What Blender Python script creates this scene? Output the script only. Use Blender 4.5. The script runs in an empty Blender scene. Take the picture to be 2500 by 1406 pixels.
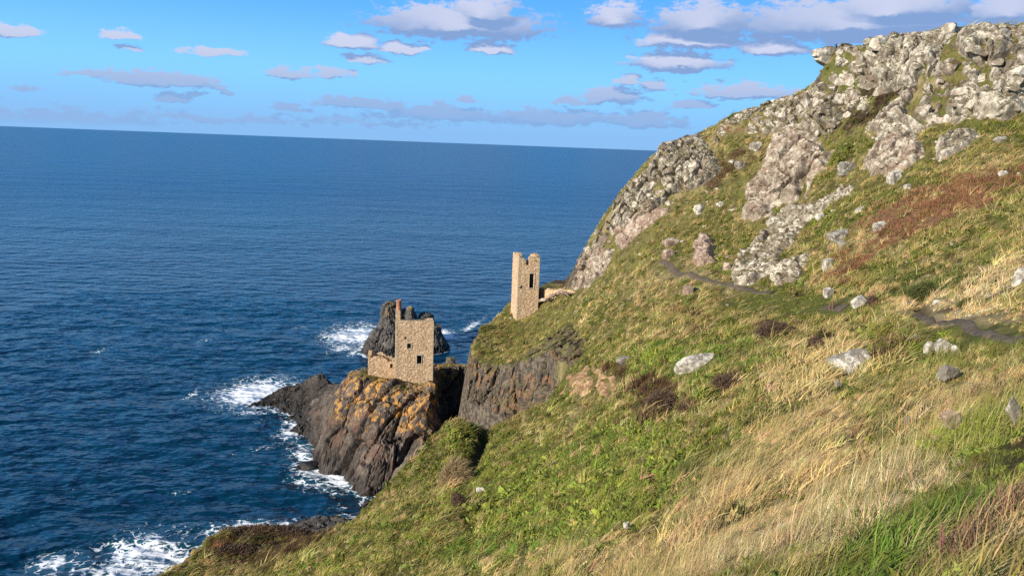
import bpy, math, random
import numpy as np
from mathutils import Vector, Matrix

# ---------------------------------------------------------------- camera, sky, sun, exposure
scene = bpy.context.scene
PITCH = math.radians(10.69)
ROLL = math.atan(60.0 / 1600.0)
FPX = 1850.0
CAM = np.array([0.0, 0.0, 56.0])
SUN_AZ = math.radians(38.0)      # from the left (-X) towards the viewer (-Y)
SUN_EL = math.radians(22.0)
EXPOSURE = 0.45
SKY_STRENGTH = 0.055

cp, sp, cr, sr = math.cos(PITCH), math.sin(PITCH), math.cos(ROLL), math.sin(ROLL)
_F = np.array([0.0, cp, -sp]); _R0 = np.array([1.0, 0, 0]); _U0 = np.array([0.0, sp, cp])
_R = cr * _R0 + sr * _U0
_U = -sr * _R0 + cr * _U0

cam_data = bpy.data.cameras.new('camera')
cam_data.sensor_width = 36.0
cam_data.lens = 36.0 * FPX / 2500.0
cam_data.clip_start = 0.1
cam_data.clip_end = 200000.0
cam = bpy.data.objects.new('camera', cam_data)
scene.collection.objects.link(cam)
cam.matrix_world = Matrix(((_R[0], _U[0], -_F[0], CAM[0]), (_R[1], _U[1], -_F[1], CAM[1]),
                           (_R[2], _U[2], -_F[2], CAM[2]), (0, 0, 0, 1)))
scene.camera = cam

sun_dir = np.array([-math.cos(SUN_AZ) * math.cos(SUN_EL), -math.sin(SUN_AZ) * math.cos(SUN_EL), math.sin(SUN_EL)])
sun_data = bpy.data.lights.new('sun', 'SUN')
sun_data.energy = 5.0
sun_data.color = (1.0, 0.91, 0.78)
sun_data.angle = math.radians(0.53)
sun = bpy.data.objects.new('sun', sun_data)
sun.rotation_euler = Vector(sun_dir).to_track_quat('Z', 'Y').to_euler()
scene.collection.objects.link(sun)

vs = scene.view_settings
vs.view_transform = 'Standard'
vs.look = 'None'
vs.exposure = EXPOSURE
vs.gamma = 1.0
vs.use_curve_mapping = False

cy = scene.cycles
cy.max_bounces = 5
cy.diffuse_bounces = 2
cy.glossy_bounces = 2
cy.transmission_bounces = 3
cy.transparent_max_bounces = 8
cy.caustics_reflective = False
cy.caustics_refractive = False
cy.use_denoising = False
try:
    cy.denoiser = 'OPENIMAGEDENOISE'
    cy.denoising_prefilter = 'ACCURATE'
except Exception:
    pass

# ---------------------------------------------------------------- pixel <-> world helpers (photo pixels, 2500 x 1406)
def ray(px, py):
    a = (np.asarray(px, float) - 1250.0) / FPX
    b = (703.0 - np.asarray(py, float)) / FPX
    return a[..., None] * _R + b[..., None] * _U + _F

def P(px, py, Y):
    d = ray(px, py)
    return CAM + d * (Y / d[..., 1])[..., None]

def W(px, py, z=0.0):
    d = ray(px, py)
    return CAM + d * ((z - CAM[2]) / d[..., 2])[..., None]

def project(p):
    q = np.asarray(p) - CAM
    f = np.maximum(q @ _F, 1e-3)
    return 1250.0 + FPX * (q @ _R) / f, 703.0 - FPX * (q @ _U) / f, f

# ---------------------------------------------------------------- noise
def _h(ix, iy, iz, seed):
    h = (ix.astype(np.uint32) * np.uint32(374761393) + iy.astype(np.uint32) * np.uint32(668265263)
         + iz.astype(np.uint32) * np.uint32(2147483647) + np.uint32((seed * 974634533) & 0xffffffff))
    h = (h ^ (h >> np.uint32(13))) * np.uint32(1274126177)
    h = (h ^ (h >> np.uint32(16))) * np.uint32(2246822519)
    h ^= h >> np.uint32(15)
    return h.astype(np.float32) * np.float32(1.0 / 4294967295.0)

def vnoise(p, seed=0):
    """value noise in [-1,1]; p is (N,3)"""
    p = np.asarray(p, np.float32)
    i = np.floor(p).astype(np.int64)
    f = p - i
    f = f * f * (3 - 2 * f)
    out = np.zeros(len(p), np.float32)
    for dx in (0, 1):
        wx = f[:, 0] if dx else 1 - f[:, 0]
        for dy in (0, 1):
            wy = f[:, 1] if dy else 1 - f[:, 1]
            for dz in (0, 1):
                wz = f[:, 2] if dz else 1 - f[:, 2]
                out += wx * wy * wz * _h(i[:, 0] + dx, i[:, 1] + dy, i[:, 2] + dz, seed)
    return out * 2 - 1

def fbm(p, octaves=4, seed=0, gain=0.5):
    p = np.asarray(p, np.float32)
    out = np.zeros(len(p), np.float32); a = 1.0; tot = 0
    for o in range(octaves):
        out += a * vnoise(p * (2.03 ** o) + 17.3 * o, seed + o)
        tot += a; a *= gain
    return out / tot

def cells(p, seed=0, blocky=False):
    """nearest cell: returns F1, F2, id floats (3) and offset vector from the cell point"""
    p = np.asarray(p, np.float32)
    b = np.floor(p - 0.5).astype(np.int64)
    n = len(p)
    f1 = np.full(n, 9.0, np.float32); f2 = np.full(n, 9.0, np.float32)
    rid = np.zeros((n, 3), np.float32); off = np.zeros((n, 3), np.float32)
    for dx in (0, 1):
        for dy in (0, 1):
            for dz in (0, 1):
                ix, iy, iz = b[:, 0] + dx, b[:, 1] + dy, b[:, 2] + dz
                r = np.stack([_h(ix, iy, iz, seed + k) for k in range(3)], 1)
                o = p - (np.stack([ix, iy, iz], 1) + 0.5 + 0.42 * (2 * r - 1)).astype(np.float32)
                d = np.einsum('ij,ij->i', o * o, o * o) if blocky else np.einsum('ij,ij->i', o, o)
                near = d < f1
                f2 = np.where(near, f1, np.minimum(f2, d))
                f1 = np.where(near, d, f1)
                rid[near] = r[near]; off[near] = o[near]
    if blocky: f1, f2 = np.sqrt(f1), np.sqrt(f2)
    return np.sqrt(f1), np.sqrt(f2), rid, off

def rot_basis(yaw, dip):
    cyw, syw, cd, sd = math.cos(yaw), math.sin(yaw), math.cos(dip), math.sin(dip)
    a = np.array([[cyw, syw, 0], [-syw, cyw, 0], [0, 0, 1]])
    b = np.array([[1, 0, 0], [0, cd, sd], [0, -sd, cd]])
    return (b @ a).astype(np.float32)

def fracture(p, sizes=(4.0, 1.7, 0.7), amp=0.32, crack=0.5, tilt=0.9, stretch=(1, 1, 0.7), yaw=0.6, dip=0.5, seed=0, width=0.10, blocky=True, weights=None, warp_amt=0.16):
    """blocky jointed rock relief: every cell is a tilted facet, joints between cells are recessed"""
    p = np.asarray(p, np.float32)
    q0 = (p @ rot_basis(yaw, dip).T) / np.array(stretch, np.float32)
    warp = np.stack([vnoise(p / 3.1, seed + 50), vnoise(p / 3.1, seed + 51), vnoise(p / 3.1, seed + 52)], 1) * warp_amt
    q0 = q0 + warp
    out = np.zeros(len(p), np.float32)
    for k, s in enumerate(sizes):
        f1, f2, rid, off = cells(q0 / s + 7.7 * k, seed + 10 * k, blocky)
        pl = np.einsum('ij,ij->i', off, (rid * 2 - 1)) * tilt
        joint = np.clip(1 - (f2 - f1) / width, 0, 1)
        wk = 1.0 if weights is None else weights[min(k, len(weights) - 1)]
        out += wk * s * amp * ((rid[:, 0] - 0.5) * 0.9 + pl - crack * joint * (0.35 + 0.65 * rid[:, 1]))
    return out

# ---------------------------------------------------------------- interpolation
def rbf_fit(xyz, smooth=0.0):
    xyz = np.asarray(xyz, float)
    xy, z = xyz[:, :2], xyz[:, 2]
    n = len(xy)
    r2 = ((xy[:, None] - xy[None]) ** 2).sum(-1)
    K = 0.5 * r2 * np.log(r2 + 1e-9)
    K += np.eye(n) * smooth
    Pm = np.c_[np.ones(n), xy]
    A = np.block([[K, Pm], [Pm.T, np.zeros((3, 3))]])
    s = np.linalg.solve(A, np.r_[z, 0, 0, 0])
    return xy, s[:n], s[n:]

def rbf_eval(fit, q):
    xy, w, c = fit
    q = np.asarray(q, float)
    out = np.empty(len(q))
    for i in range(0, len(q), 20000):
        b = q[i:i + 20000]
        r2 = ((b[:, None] - xy[None]) ** 2).sum(-1)
        out[i:i + 20000] = (0.5 * r2 * np.log(r2 + 1e-9)) @ w + c[0] + b @ c[1:]
    return out

def poly_sd(poly, q):
    """signed distance to a 2-D polygon, positive inside"""
    poly = np.asarray(poly, float); q = np.asarray(q, float)
    d2 = np.full(len(q), 1e18); inside = np.zeros(len(q), bool)
    for a, b in zip(poly, np.roll(poly, -1, 0)):
        e = b - a; w = q - a
        t = np.clip((w @ e) / max(e @ e, 1e-9), 0, 1)
        d2 = np.minimum(d2, ((w - t[:, None] * e) ** 2).sum(1))
        c = (a[1] > q[:, 1]) != (b[1] > q[:, 1])
        x = a[0] + (q[:, 1] - a[1]) / (b[1] - a[1] + 1e-12) * (b[0] - a[0])
        inside ^= c & (q[:, 0] < x)
    return np.where(inside, 1, -1) * np.sqrt(d2)

def line_dist(line, q):
    line = np.asarray(line, float); d2 = np.full(len(q), 1e18)
    for a, b in zip(line[:-1], line[1:]):
        e = b - a; w = q - a
        t = np.clip((w @ e) / max(e @ e, 1e-9), 0, 1)
        d2 = np.minimum(d2, ((w - t[:, None] * e) ** 2).sum(1))
    return np.sqrt(d2)

def sstep(a, b, x):
    t = np.clip((x - a) / (b - a), 0, 1)
    return t * t * (3 - 2 * t)

class HF:
    def __init__(s, x0, y0, d, Z):
        s.x0, s.y0, s.d, s.Z = x0, y0, d, Z
    def __call__(s, q):
        q = np.asarray(q, float)
        fx = np.clip((q[..., 0] - s.x0) / s.d, 0, s.Z.shape[1] - 1.001)
        fy = np.clip((q[..., 1] - s.y0) / s.d, 0, s.Z.shape[0] - 1.001)
        i = fx.astype(int); j = fy.astype(int); u = fx - i; v = fy - j
        Z = s.Z
        return ((Z[j, i] * (1 - u) + Z[j, i + 1] * u) * (1 - v) + (Z[j + 1, i] * (1 - u) + Z[j + 1, i + 1] * u) * v)
    def normal(s, q, e=0.5):
        q = np.asarray(q, float)
        ex = np.array([e, 0]); ey = np.array([0, e])
        gx = (s(q[..., :2] + ex) - s(q[..., :2] - ex)) / (2 * e)
        gy = (s(q[..., :2] + ey) - s(q[..., :2] - ey)) / (2 * e)
        n = np.stack([-gx, -gy, np.ones_like(gx)], -1)
        return n / np.linalg.norm(n, axis=-1, keepdims=True)

def hit(hf, px, py, y0=2.0, y1=185.0):
    """first point of the ground seen through each photo pixel (nan when missed)"""
    px = np.atleast_1d(np.asarray(px, float)); py = np.atleast_1d(np.asarray(py, float))
    d = ray(px, py); d = d / d[:, 1:2]
    ys = np.concatenate([np.arange(y0, 30, 0.15), np.arange(30, y1, 0.3)])
    pts = CAM + d[:, None, :] * ys[None, :, None]
    below = pts[..., 2] < hf(pts[..., :2])
    k = np.argmax(below, 1); ok = below.any(1)
    out = CAM + d * ys[k][:, None]
    out[~ok] = np.nan
    return out

# ---------------------------------------------------------------- mesh helpers
def make_mesh(name, V, F, smooth=False):
    V = np.asarray(V, np.float32); F = np.asarray(F, np.int32)
    me = bpy.data.meshes.new(name)
    k = F.shape[1]
    me.vertices.add(len(V)); me.vertices.foreach_set('co', V.ravel())
    me.loops.add(F.size); me.loops.foreach_set('vertex_index', F.ravel())
    me.polygons.add(len(F))
    me.polygons.foreach_set('loop_start', np.arange(0, F.size, k, dtype=np.int32))
    me.polygons.foreach_set('use_smooth', np.full(len(F), smooth))
    me.update(calc_edges=True)
    return me

def grid_faces(nx, ny, keep=None):
    i, j = np.meshgrid(np.arange(nx - 1), np.arange(ny - 1))
    a = (j * nx + i).ravel()
    F = np.stack([a, a + 1, a + nx + 1, a + nx], 1)
    if keep is not None:
        F = F[keep[F].all(1)]
    return F

def compact(V, F, *attrs):
    used = np.zeros(len(V), bool); used[F.ravel()] = True
    idx = np.cumsum(used) - 1
    return (V[used], idx[F]) + tuple(a[used] for a in attrs)

def vert_normals(V, F):
    a, b, c, d = V[F[:, 0]], V[F[:, 1]], V[F[:, 2]], V[F[:, -1]]
    fn = np.cross(c - a, d - b) if F.shape[1] == 4 else np.cross(b - a, c - a)
    N = np.zeros_like(V)
    for k in range(F.shape[1]):
        np.add.at(N, F[:, k], fn)
    return N / np.maximum(np.linalg.norm(N, axis=1, keepdims=True), 1e-9)

def link(name, me, mat=None, parent=None, label=None, cat=None, group=None, kind=None):
    o = bpy.data.objects.new(name, me)
    scene.collection.objects.link(o)
    if mat is not None and me is not None:
        me.materials.append(mat)
    if parent is not None:
        o.parent = parent
    if label: o['label'] = label
    if cat: o['category'] = cat
    if group: o['group'] = group
    if kind: o['kind'] = kind
    return o

def set_attr(me, name, arr, typ='FLOAT'):
    at = me.attributes.new(name, typ, 'POINT')
    arr = np.asarray(arr, np.float32)
    if typ == 'FLOAT_COLOR':
        if arr.shape[1] == 3:
            arr = np.c_[arr, np.ones(len(arr), np.float32)]
        at.data.foreach_set('color', arr.astype(np.float32).ravel())
    elif typ == 'FLOAT_VECTOR':
        at.data.foreach_set('vector', arr.ravel())
    else:
        at.data.foreach_set('value', arr.ravel())

def chain_thing(name, loc, label, cat, group=None):
    o = bpy.data.objects.new(name, None)
    o.empty_display_size = 0.3
    scene.collection.objects.link(o)
    o.location = loc
    o['label'] = label; o['category'] = cat
    if group: o['group'] = group
    return o
# ---------------------------------------------------------------- node helpers
class NT:
    def __init__(s, tree):
        s.t = tree; s.n = tree.nodes; s.l = tree.links
    def new(s, typ, **kw):
        n = s.n.new(typ)
        for k, v in kw.items():
            setattr(n, k, v)
        return n
    def put(s, sock, val):
        if val is None: return
        if hasattr(val, 'is_linked') or isinstance(val, bpy.types.NodeSocket):
            s.l.new(val, sock)
        else:
            if isinstance(val, (tuple, list)) and len(val) == 3 and sock.type == 'RGBA':
                val = tuple(val) + (1.0,)
            sock.default_value = val
    def math(s, op, a, b=None, c=None, clamp=False):
        n = s.new('ShaderNodeMath', operation=op, use_clamp=clamp)
        for i, v in enumerate((a, b, c)):
            s.put(n.inputs[i], v)
        return n.outputs[0]
    def vmath(s, op, a, b=None, c=None):
        n = s.new('ShaderNodeVectorMath', operation=op)
        for i, v in enumerate((a, b, c)):
            if v is not None: s.put(n.inputs[i], v)
        return n.outputs['Value'] if op in ('LENGTH', 'DOT_PRODUCT', 'DISTANCE') else n.outputs['Vector']
    def mix(s, f, a, b, blend='MIX'):
        n = s.new('ShaderNodeMix', data_type='RGBA', blend_type=blend)
        s.put(n.inputs['Factor'], f); s.put(n.inputs['A'], a) if False else None
        s.put(n.inputs[6], a); s.put(n.inputs[7], b)
        return n.outputs[2]
    def noise(s, vec, scale, detail=4.0, rough=0.55, dist=0.0, color=False):
        n = s.new('ShaderNodeTexNoise')
        s.put(n.inputs['Vector'], vec); s.put(n.inputs['Scale'], scale); s.put(n.inputs['Detail'], detail)
        s.put(n.inputs['Roughness'], rough); s.put(n.inputs['Distortion'], dist)
        return n.outputs['Color' if color else 'Fac']
    def voro(s, vec, scale, feature='F1', out='Distance', rand=1.0):
        n = s.new('ShaderNodeTexVoronoi', feature=feature)
        s.put(n.inputs['Vector'], vec); s.put(n.inputs['Scale'], scale); s.put(n.inputs['Randomness'], rand)
        return n.outputs[out]
    def ramp(s, f, lo, hi, a=0.0, b=1.0, smooth=True):
        n = s.new('ShaderNodeMapRange', interpolation_type='SMOOTHSTEP' if smooth else 'LINEAR')
        s.put(n.inputs[0], f); s.put(n.inputs[1], lo); s.put(n.inputs[2], hi); s.put(n.inputs[3], a); s.put(n.inputs[4], b)
        return n.outputs[0]
    def attr(s, name, out='Fac', typ='GEOMETRY'):
        n = s.new('ShaderNodeAttribute', attribute_name=name, attribute_type=typ)
        return n.outputs[out]
    def scalev(s, v, xyz):
        return s.vmath('MULTIPLY', v, xyz)
    def bump(s, h, strength=0.5, dist=0.1, normal=None):
        n = s.new('ShaderNodeBump')
        n.inputs['Strength'].default_value = strength; n.inputs['Distance'].default_value = dist
        s.put(n.inputs['Height'], h)
        if normal is not None: s.put(n.inputs['Normal'], normal)
        return n.outputs[0]

def new_mat(name, rough=0.9, spec=0.2):
    m = bpy.data.materials.new(name); m.use_nodes = True
    N = NT(m.node_tree)
    b = m.node_tree.nodes['Principled BSDF']
    b.inputs['Roughness'].default_value = rough
    b.inputs['Specular IOR Level'].default_value = spec
    return m, N, b

def rock_mat(name, dark, mid, pale, pale_amt=0.5, ochre=None, ochre_z=None, wet_z=None, moss=None, moss_amt=0.0, scale=1.0, pink=None, pink_amt=0.0):
    """jointed rock: mottled stone, lichen crust, optional orange lichen belt, wet foot, turf on ledges"""
    m, N, b = new_mat(name, 0.92, 0.15)
    geo = N.new('ShaderNodeNewGeometry')
    pos = geo.outputs['Position']; nor = geo.outputs['Normal']
    v1 = N.scalev(pos, (scale, scale, scale * 0.8))
    big = N.noise(v1, 0.35, 3, 0.6, 0.6)
    fine = N.noise(v1, 1.5, 6, 0.6)
    veryfine = N.noise(v1, 11.0, 3, 0.6)
    col = N.mix(N.ramp(big, 0.35, 0.65), dark, mid)
    col = N.mix(N.ramp(fine, 0.42, 0.62, 0, 0.6), col, mid)
    if pink is not None:
        col = N.mix(N.math('MULTIPLY', N.ramp(N.noise(v1, 0.5, 2, 0.5, 0.8), 0.5, 0.62), pink_amt), col, pink)
    lich = N.math('ADD', N.math('MULTIPLY', fine, 0.7), N.math('MULTIPLY', veryfine, 0.3))
    thr = 0.62 - 0.27 * pale_amt
    col = N.mix(N.ramp(N.math('ADD', lich, N.math('MULTIPLY', N.math('SUBTRACT', big, 0.5), 0.5)), thr, thr + 0.13), col, pale)
    if ochre is not None:
        z = N.new('ShaderNodeSeparateXYZ'); N.put(z.inputs[0], pos)
        zz = N.math('ADD', z.outputs[2], N.math('MULTIPLY', N.math('SUBTRACT', N.noise(v1, 0.45, 3), 0.5), 10.0))
        belt = N.math('MULTIPLY', N.ramp(zz, ochre_z[0], ochre_z[0] + 3.0), N.ramp(zz, ochre_z[1], ochre_z[1] + 2.5, 1, 0))
        patch = N.ramp(N.noise(v1, 0.7, 6, 0.68), 0.485, 0.585)
        col = N.mix(N.math('MULTIPLY', N.math('MULTIPLY', belt, patch), 0.9), col, ochre)
    if wet_z is not None:
        z2 = N.new('ShaderNodeSeparateXYZ'); N.put(z2.inputs[0], pos)
        zz2 = N.math('ADD', z2.outputs[2], N.math('MULTIPLY', N.math('SUBTRACT', N.noise(v1, 0.6, 3), 0.5), 4.0))
        wet = N.ramp(zz2, wet_z[0], wet_z[1], 1, 0)
        col = N.mix(N.math('MULTIPLY', wet, 0.75), col, (0.022, 0.02, 0.019))
        N.put(b.inputs['Roughness'], N.ramp(wet, 0.2, 1.0, 0.92, 0.5))
    if moss is not None:
        sx = N.new('ShaderNodeSeparateXYZ'); N.put(sx.inputs[0], nor)
        up = N.math('ADD', sx.outputs[2], N.math('MULTIPLY', N.math('SUBTRACT', N.noise(v1, 0.8, 4, 0.65), 0.5), 1.5))
        mo = N.ramp(up, 1.05 - moss_amt, 1.2 - moss_amt)
        mcol = N.mix(N.ramp(N.noise(v1, 0.25, 3), 0.4, 0.6), moss, (0.075, 0.052, 0.03))
        mcol = N.mix(N.ramp(N.noise(v1, 5.0, 3), 0.35, 0.7), mcol, (0.16, 0.13, 0.055))
        col = N.mix(mo, col, mcol)
    N.put(b.inputs['Base Color'], col)
    h = N.math('ADD', N.math('MULTIPLY', N.noise(v1, 3.0, 8, 0.7), 0.5), N.math('MULTIPLY', N.voro(v1, 2.1, 'DISTANCE_TO_EDGE'), 0.25))
    N.put(b.inputs['Normal'], N.bump(h, 0.45, 0.09))
    return m

MAT = {}
MAT['crag'] = rock_mat('lichened_crag_stone', (0.18, 0.148, 0.108), (0.33, 0.285, 0.215), (0.55, 0.50, 0.40), 0.54, moss=(0.095, 0.10, 0.035), moss_amt=0.44, pink=(0.30, 0.21, 0.15), pink_amt=0.4)
MAT['crag_bare'] = rock_mat('lichened_bare_stone', (0.20, 0.152, 0.112), (0.34, 0.275, 0.205), (0.52, 0.46, 0.36), 0.52, moss=(0.075, 0.085, 0.028), moss_amt=0.18, pink=(0.32, 0.215, 0.15), pink_amt=0.7)
MAT['boulder'] = rock_mat('pale_lichened_boulder', (0.20, 0.175, 0.135), (0.34, 0.30, 0.24), (0.60, 0.555, 0.46), 0.62, scale=2.2)
MAT['grey_boulder'] = rock_mat('grey_boulder', (0.17, 0.15, 0.12), (0.27, 0.24, 0.19), (0.62, 0.585, 0.50), 0.42, scale=2.2)
MAT['pink_rock'] = rock_mat('pinkish_rock', (0.20, 0.14, 0.10), (0.34, 0.24, 0.175), (0.52, 0.44, 0.35), 0.42, scale=1.6)
MAT['headland'] = rock_mat('dark_sea_cliff', (0.045, 0.038, 0.033), (0.115, 0.094, 0.075), (0.19, 0.16, 0.13), 0.34, ochre=(0.50, 0.27, 0.075), ochre_z=(8.0, 16.0), wet_z=(1.2, 4.2), moss=(0.10, 0.105, 0.03), moss_amt=0.0, pink=(0.17, 0.10, 0.07), pink_amt=0.6)
MAT['reef'] = rock_mat('wet_dark_reef', (0.030, 0.027, 0.025), (0.075, 0.063, 0.054), (0.13, 0.11, 0.092), 0.25, wet_z=(0.8, 4.5))
MAT['stack'] = rock_mat('sea_stack_stone', (0.05, 0.046, 0.042), (0.12, 0.108, 0.094), (0.19, 0.17, 0.145), 0.3, ochre=(0.32, 0.21, 0.07), ochre_z=(9.0, 20.0), wet_z=(0.5, 3.5))
MAT['bluff'] = rock_mat('bluff_cliff_stone', (0.05, 0.043, 0.036), (0.115, 0.092, 0.07), (0.20, 0.162, 0.12), 0.30, moss=(0.15, 0.155, 0.045), moss_amt=0.55, pink=(0.23, 0.13, 0.068), pink_amt=0.75)
MAT['earth'] = rock_mat('crumbling_earth', (0.21, 0.12, 0.062), (0.36, 0.23, 0.12), (0.48, 0.345, 0.20), 0.42, scale=2.0, moss=(0.12, 0.13, 0.04), moss_amt=0.05)

# ---- ground under the plants
def ground_mat():
    m, N, b = new_mat('turf_ground', 1.0, 0.05)
    geo = N.new('ShaderNodeNewGeometry'); pos = geo.outputs['Position']
    col = N.attr('tint', 'Color')
    f = N.noise(pos, 3.0, 6, 0.7)
    col = N.mix(N.ramp(f, 0.3, 0.7, 0.0, 0.75), col, N.mix(0.5, col, (0.085, 0.058, 0.03)))
    rk = N.attr('rock')
    stone = N.mix(N.ramp(N.noise(pos, 1.3, 5, 0.65), 0.4, 0.62), (0.065, 0.053, 0.042), (0.19, 0.155, 0.115))
    col = N.mix(N.ramp(N.math('ADD', rk, N.math('MULTIPLY', N.math('SUBTRACT', f, 0.5), 0.9)), 0.45, 0.6), col, stone)
    N.put(b.inputs['Base Color'], col)
    N.put(b.inputs['Normal'], N.bump(N.noise(pos, 5.0, 8, 0.72), 0.8, 0.25))
    return m
MAT['ground'] = ground_mat()

def plant_mat():
    m = bpy.data.materials.new('blades'); m.use_nodes = True
    N = NT(m.node_tree); m.node_tree.nodes.clear()
    out = N.new('ShaderNodeOutputMaterial')
    tint = N.attr('tint', 'Color', 'INSTANCER')
    r = N.attr('blade')                      # per-blade variation
    t = N.attr('along')                      # 0 root .. 1 tip
    c1 = N.mix(N.ramp(r, 0.15, 0.95, 0.0, 0.55, False), tint, N.mix(1.0, tint, (1.5, 1.28, 0.95), 'MULTIPLY'))
    c2 = N.mix(N.ramp(r, 0.0, 0.3, 0.35, 0.0, False), c1, (0.10, 0.075, 0.04))
    c3 = N.mix(N.ramp(t, 0.5, 1.0, 0.0, 0.22, False), c2, N.mix(0.5, c2, (0.34, 0.27, 0.13)))
    d = N.new('ShaderNodeBsdfDiffuse'); N.put(d.inputs[0], c3)
    tr = N.new('ShaderNodeBsdfTranslucent'); N.put(tr.inputs[0], c3)
    mx = N.new('ShaderNodeMixShader'); mx.inputs[0].default_value = 0.30
    N.l.new(d.outputs[0], mx.inputs[1]); N.l.new(tr.outputs[0], mx.inputs[2])
    N.l.new(mx.outputs[0], out.inputs[0])
    return m
MAT['plant'] = plant_mat()

def simple_mat(name, c1, c2, scale=6.0, rough=0.9, bump=0.4, detail=6):
    m, N, b = new_mat(name, rough, 0.2)
    geo = N.new('ShaderNodeNewGeometry'); pos = geo.outputs['Position']
    f = N.noise(pos, scale, detail, 0.65)
    N.put(b.inputs['Base Color'], N.mix(N.ramp(f, 0.3, 0.7), c1, c2))
    N.put(b.inputs['Normal'], N.bump(f, bump, 0.05))
    return m
MAT['path'] = simple_mat('trodden_path', (0.07, 0.055, 0.04), (0.15, 0.115, 0.08), 2.5)
MAT['wood'] = simple_mat('weathered_post_wood', (0.11, 0.065, 0.04), (0.19, 0.115, 0.07), 14.0)
MAT['twig'] = simple_mat('dark_heather_twigs', (0.075, 0.05, 0.036), (0.16, 0.105, 0.07), 3.0)
MAT['drytwig'] = simple_mat('dry_straw_twigs', (0.24, 0.165, 0.085), (0.42, 0.31, 0.17), 3.0)
MAT['greenbush'] = simple_mat('dark_green_tussock', (0.055, 0.075, 0.02), (0.12, 0.125, 0.04), 3.0)
MAT['darkcloth'] = simple_mat('dark_clothing', (0.012, 0.012, 0.016), (0.03, 0.03, 0.038), 20.0, 0.85)
MAT['skin'] = simple_mat('skin', (0.42, 0.26, 0.19), (0.5, 0.32, 0.24), 20.0, 0.6)
MAT['brick'] = None

def masonry_mat(name, a, bcol, c, mortar):
    m, N, b = new_mat(name, 0.95, 0.12)
    geo = N.new('ShaderNodeNewGeometry'); pos = geo.outputs['Position']
    st = N.attr('stone'); jt = N.attr('joint')
    col = N.mix(N.ramp(st, 0.1, 0.6), a, bcol)
    col = N.mix(N.ramp(st, 0.72, 0.95), col, c)
    f = N.noise(pos, 5.5, 6, 0.7)
    col = N.mix(N.ramp(f, 0.25, 0.75, 0.0, 0.32), col, N.mix(1.0, col, (0.6, 0.55, 0.5), 'MULTIPLY'))
    stain = N.noise(N.scalev(pos, (1, 1, 0.35)), 0.6, 4, 0.6)
    col = N.mix(N.ramp(stain, 0.5, 0.75, 0.0, 0.35), col, (0.17, 0.14, 0.10))
    col = N.mix(N.math('MULTIPLY', jt, 0.22), col, mortar)
    N.put(b.inputs['Base Color'], col)
    N.put(b.inputs['Normal'], N.bump(N.noise(pos, 9.0, 6, 0.7), 0.5, 0.05))
    return m
MAT['masonry'] = masonry_mat('rubble_masonry', (0.44, 0.305, 0.18), (0.58, 0.415, 0.255), (0.72, 0.56, 0.38), (0.43, 0.32, 0.21))
MAT['quoin'] = simple_mat('granite_quoins', (0.40, 0.305, 0.19), (0.58, 0.455, 0.295), 2.2)
MAT['dressed'] = simple_mat('dressed_granite', (0.38, 0.32, 0.24), (0.52, 0.45, 0.35), 5.0)

def brick_mat():
    m, N, b = new_mat('red_brick', 0.9, 0.15)
    tc = N.new('ShaderNodeTexCoord')
    sx = N.new('ShaderNodeSeparateXYZ'); N.put(sx.inputs[0], tc.outputs['Object'])
    ang = N.math('ARCTAN2', sx.outputs[1], sx.outputs[0])
    cx = N.new('ShaderNodeCombineXYZ'); N.put(cx.inputs[0], N.math('MULTIPLY', ang, 0.42)); N.put(cx.inputs[1], sx.outputs[2])
    br = N.new('ShaderNodeTexBrick'); N.put(br.inputs['Vector'], cx.outputs[0])
    br.inputs['Scale'].default_value = 1.0; br.inputs['Brick Width'].default_value = 0.22; br.inputs['Row Height'].default_value = 0.085
    br.inputs['Mortar Size'].default_value = 0.008
    N.put(br.inputs['Color1'], (0.36, 0.13, 0.07)); N.put(br.inputs['Color2'], (0.47, 0.20, 0.11)); N.put(br.inputs['Mortar'], (0.40, 0.30, 0.22))
    col = N.mix(N.ramp(N.noise(tc.outputs['Object'], 4.0, 5), 0.4, 0.75, 0, 0.5), br.outputs[0], (0.22, 0.12, 0.08))
    N.put(b.inputs['Base Color'], col)
    return m
MAT['brick'] = brick_mat()

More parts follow.
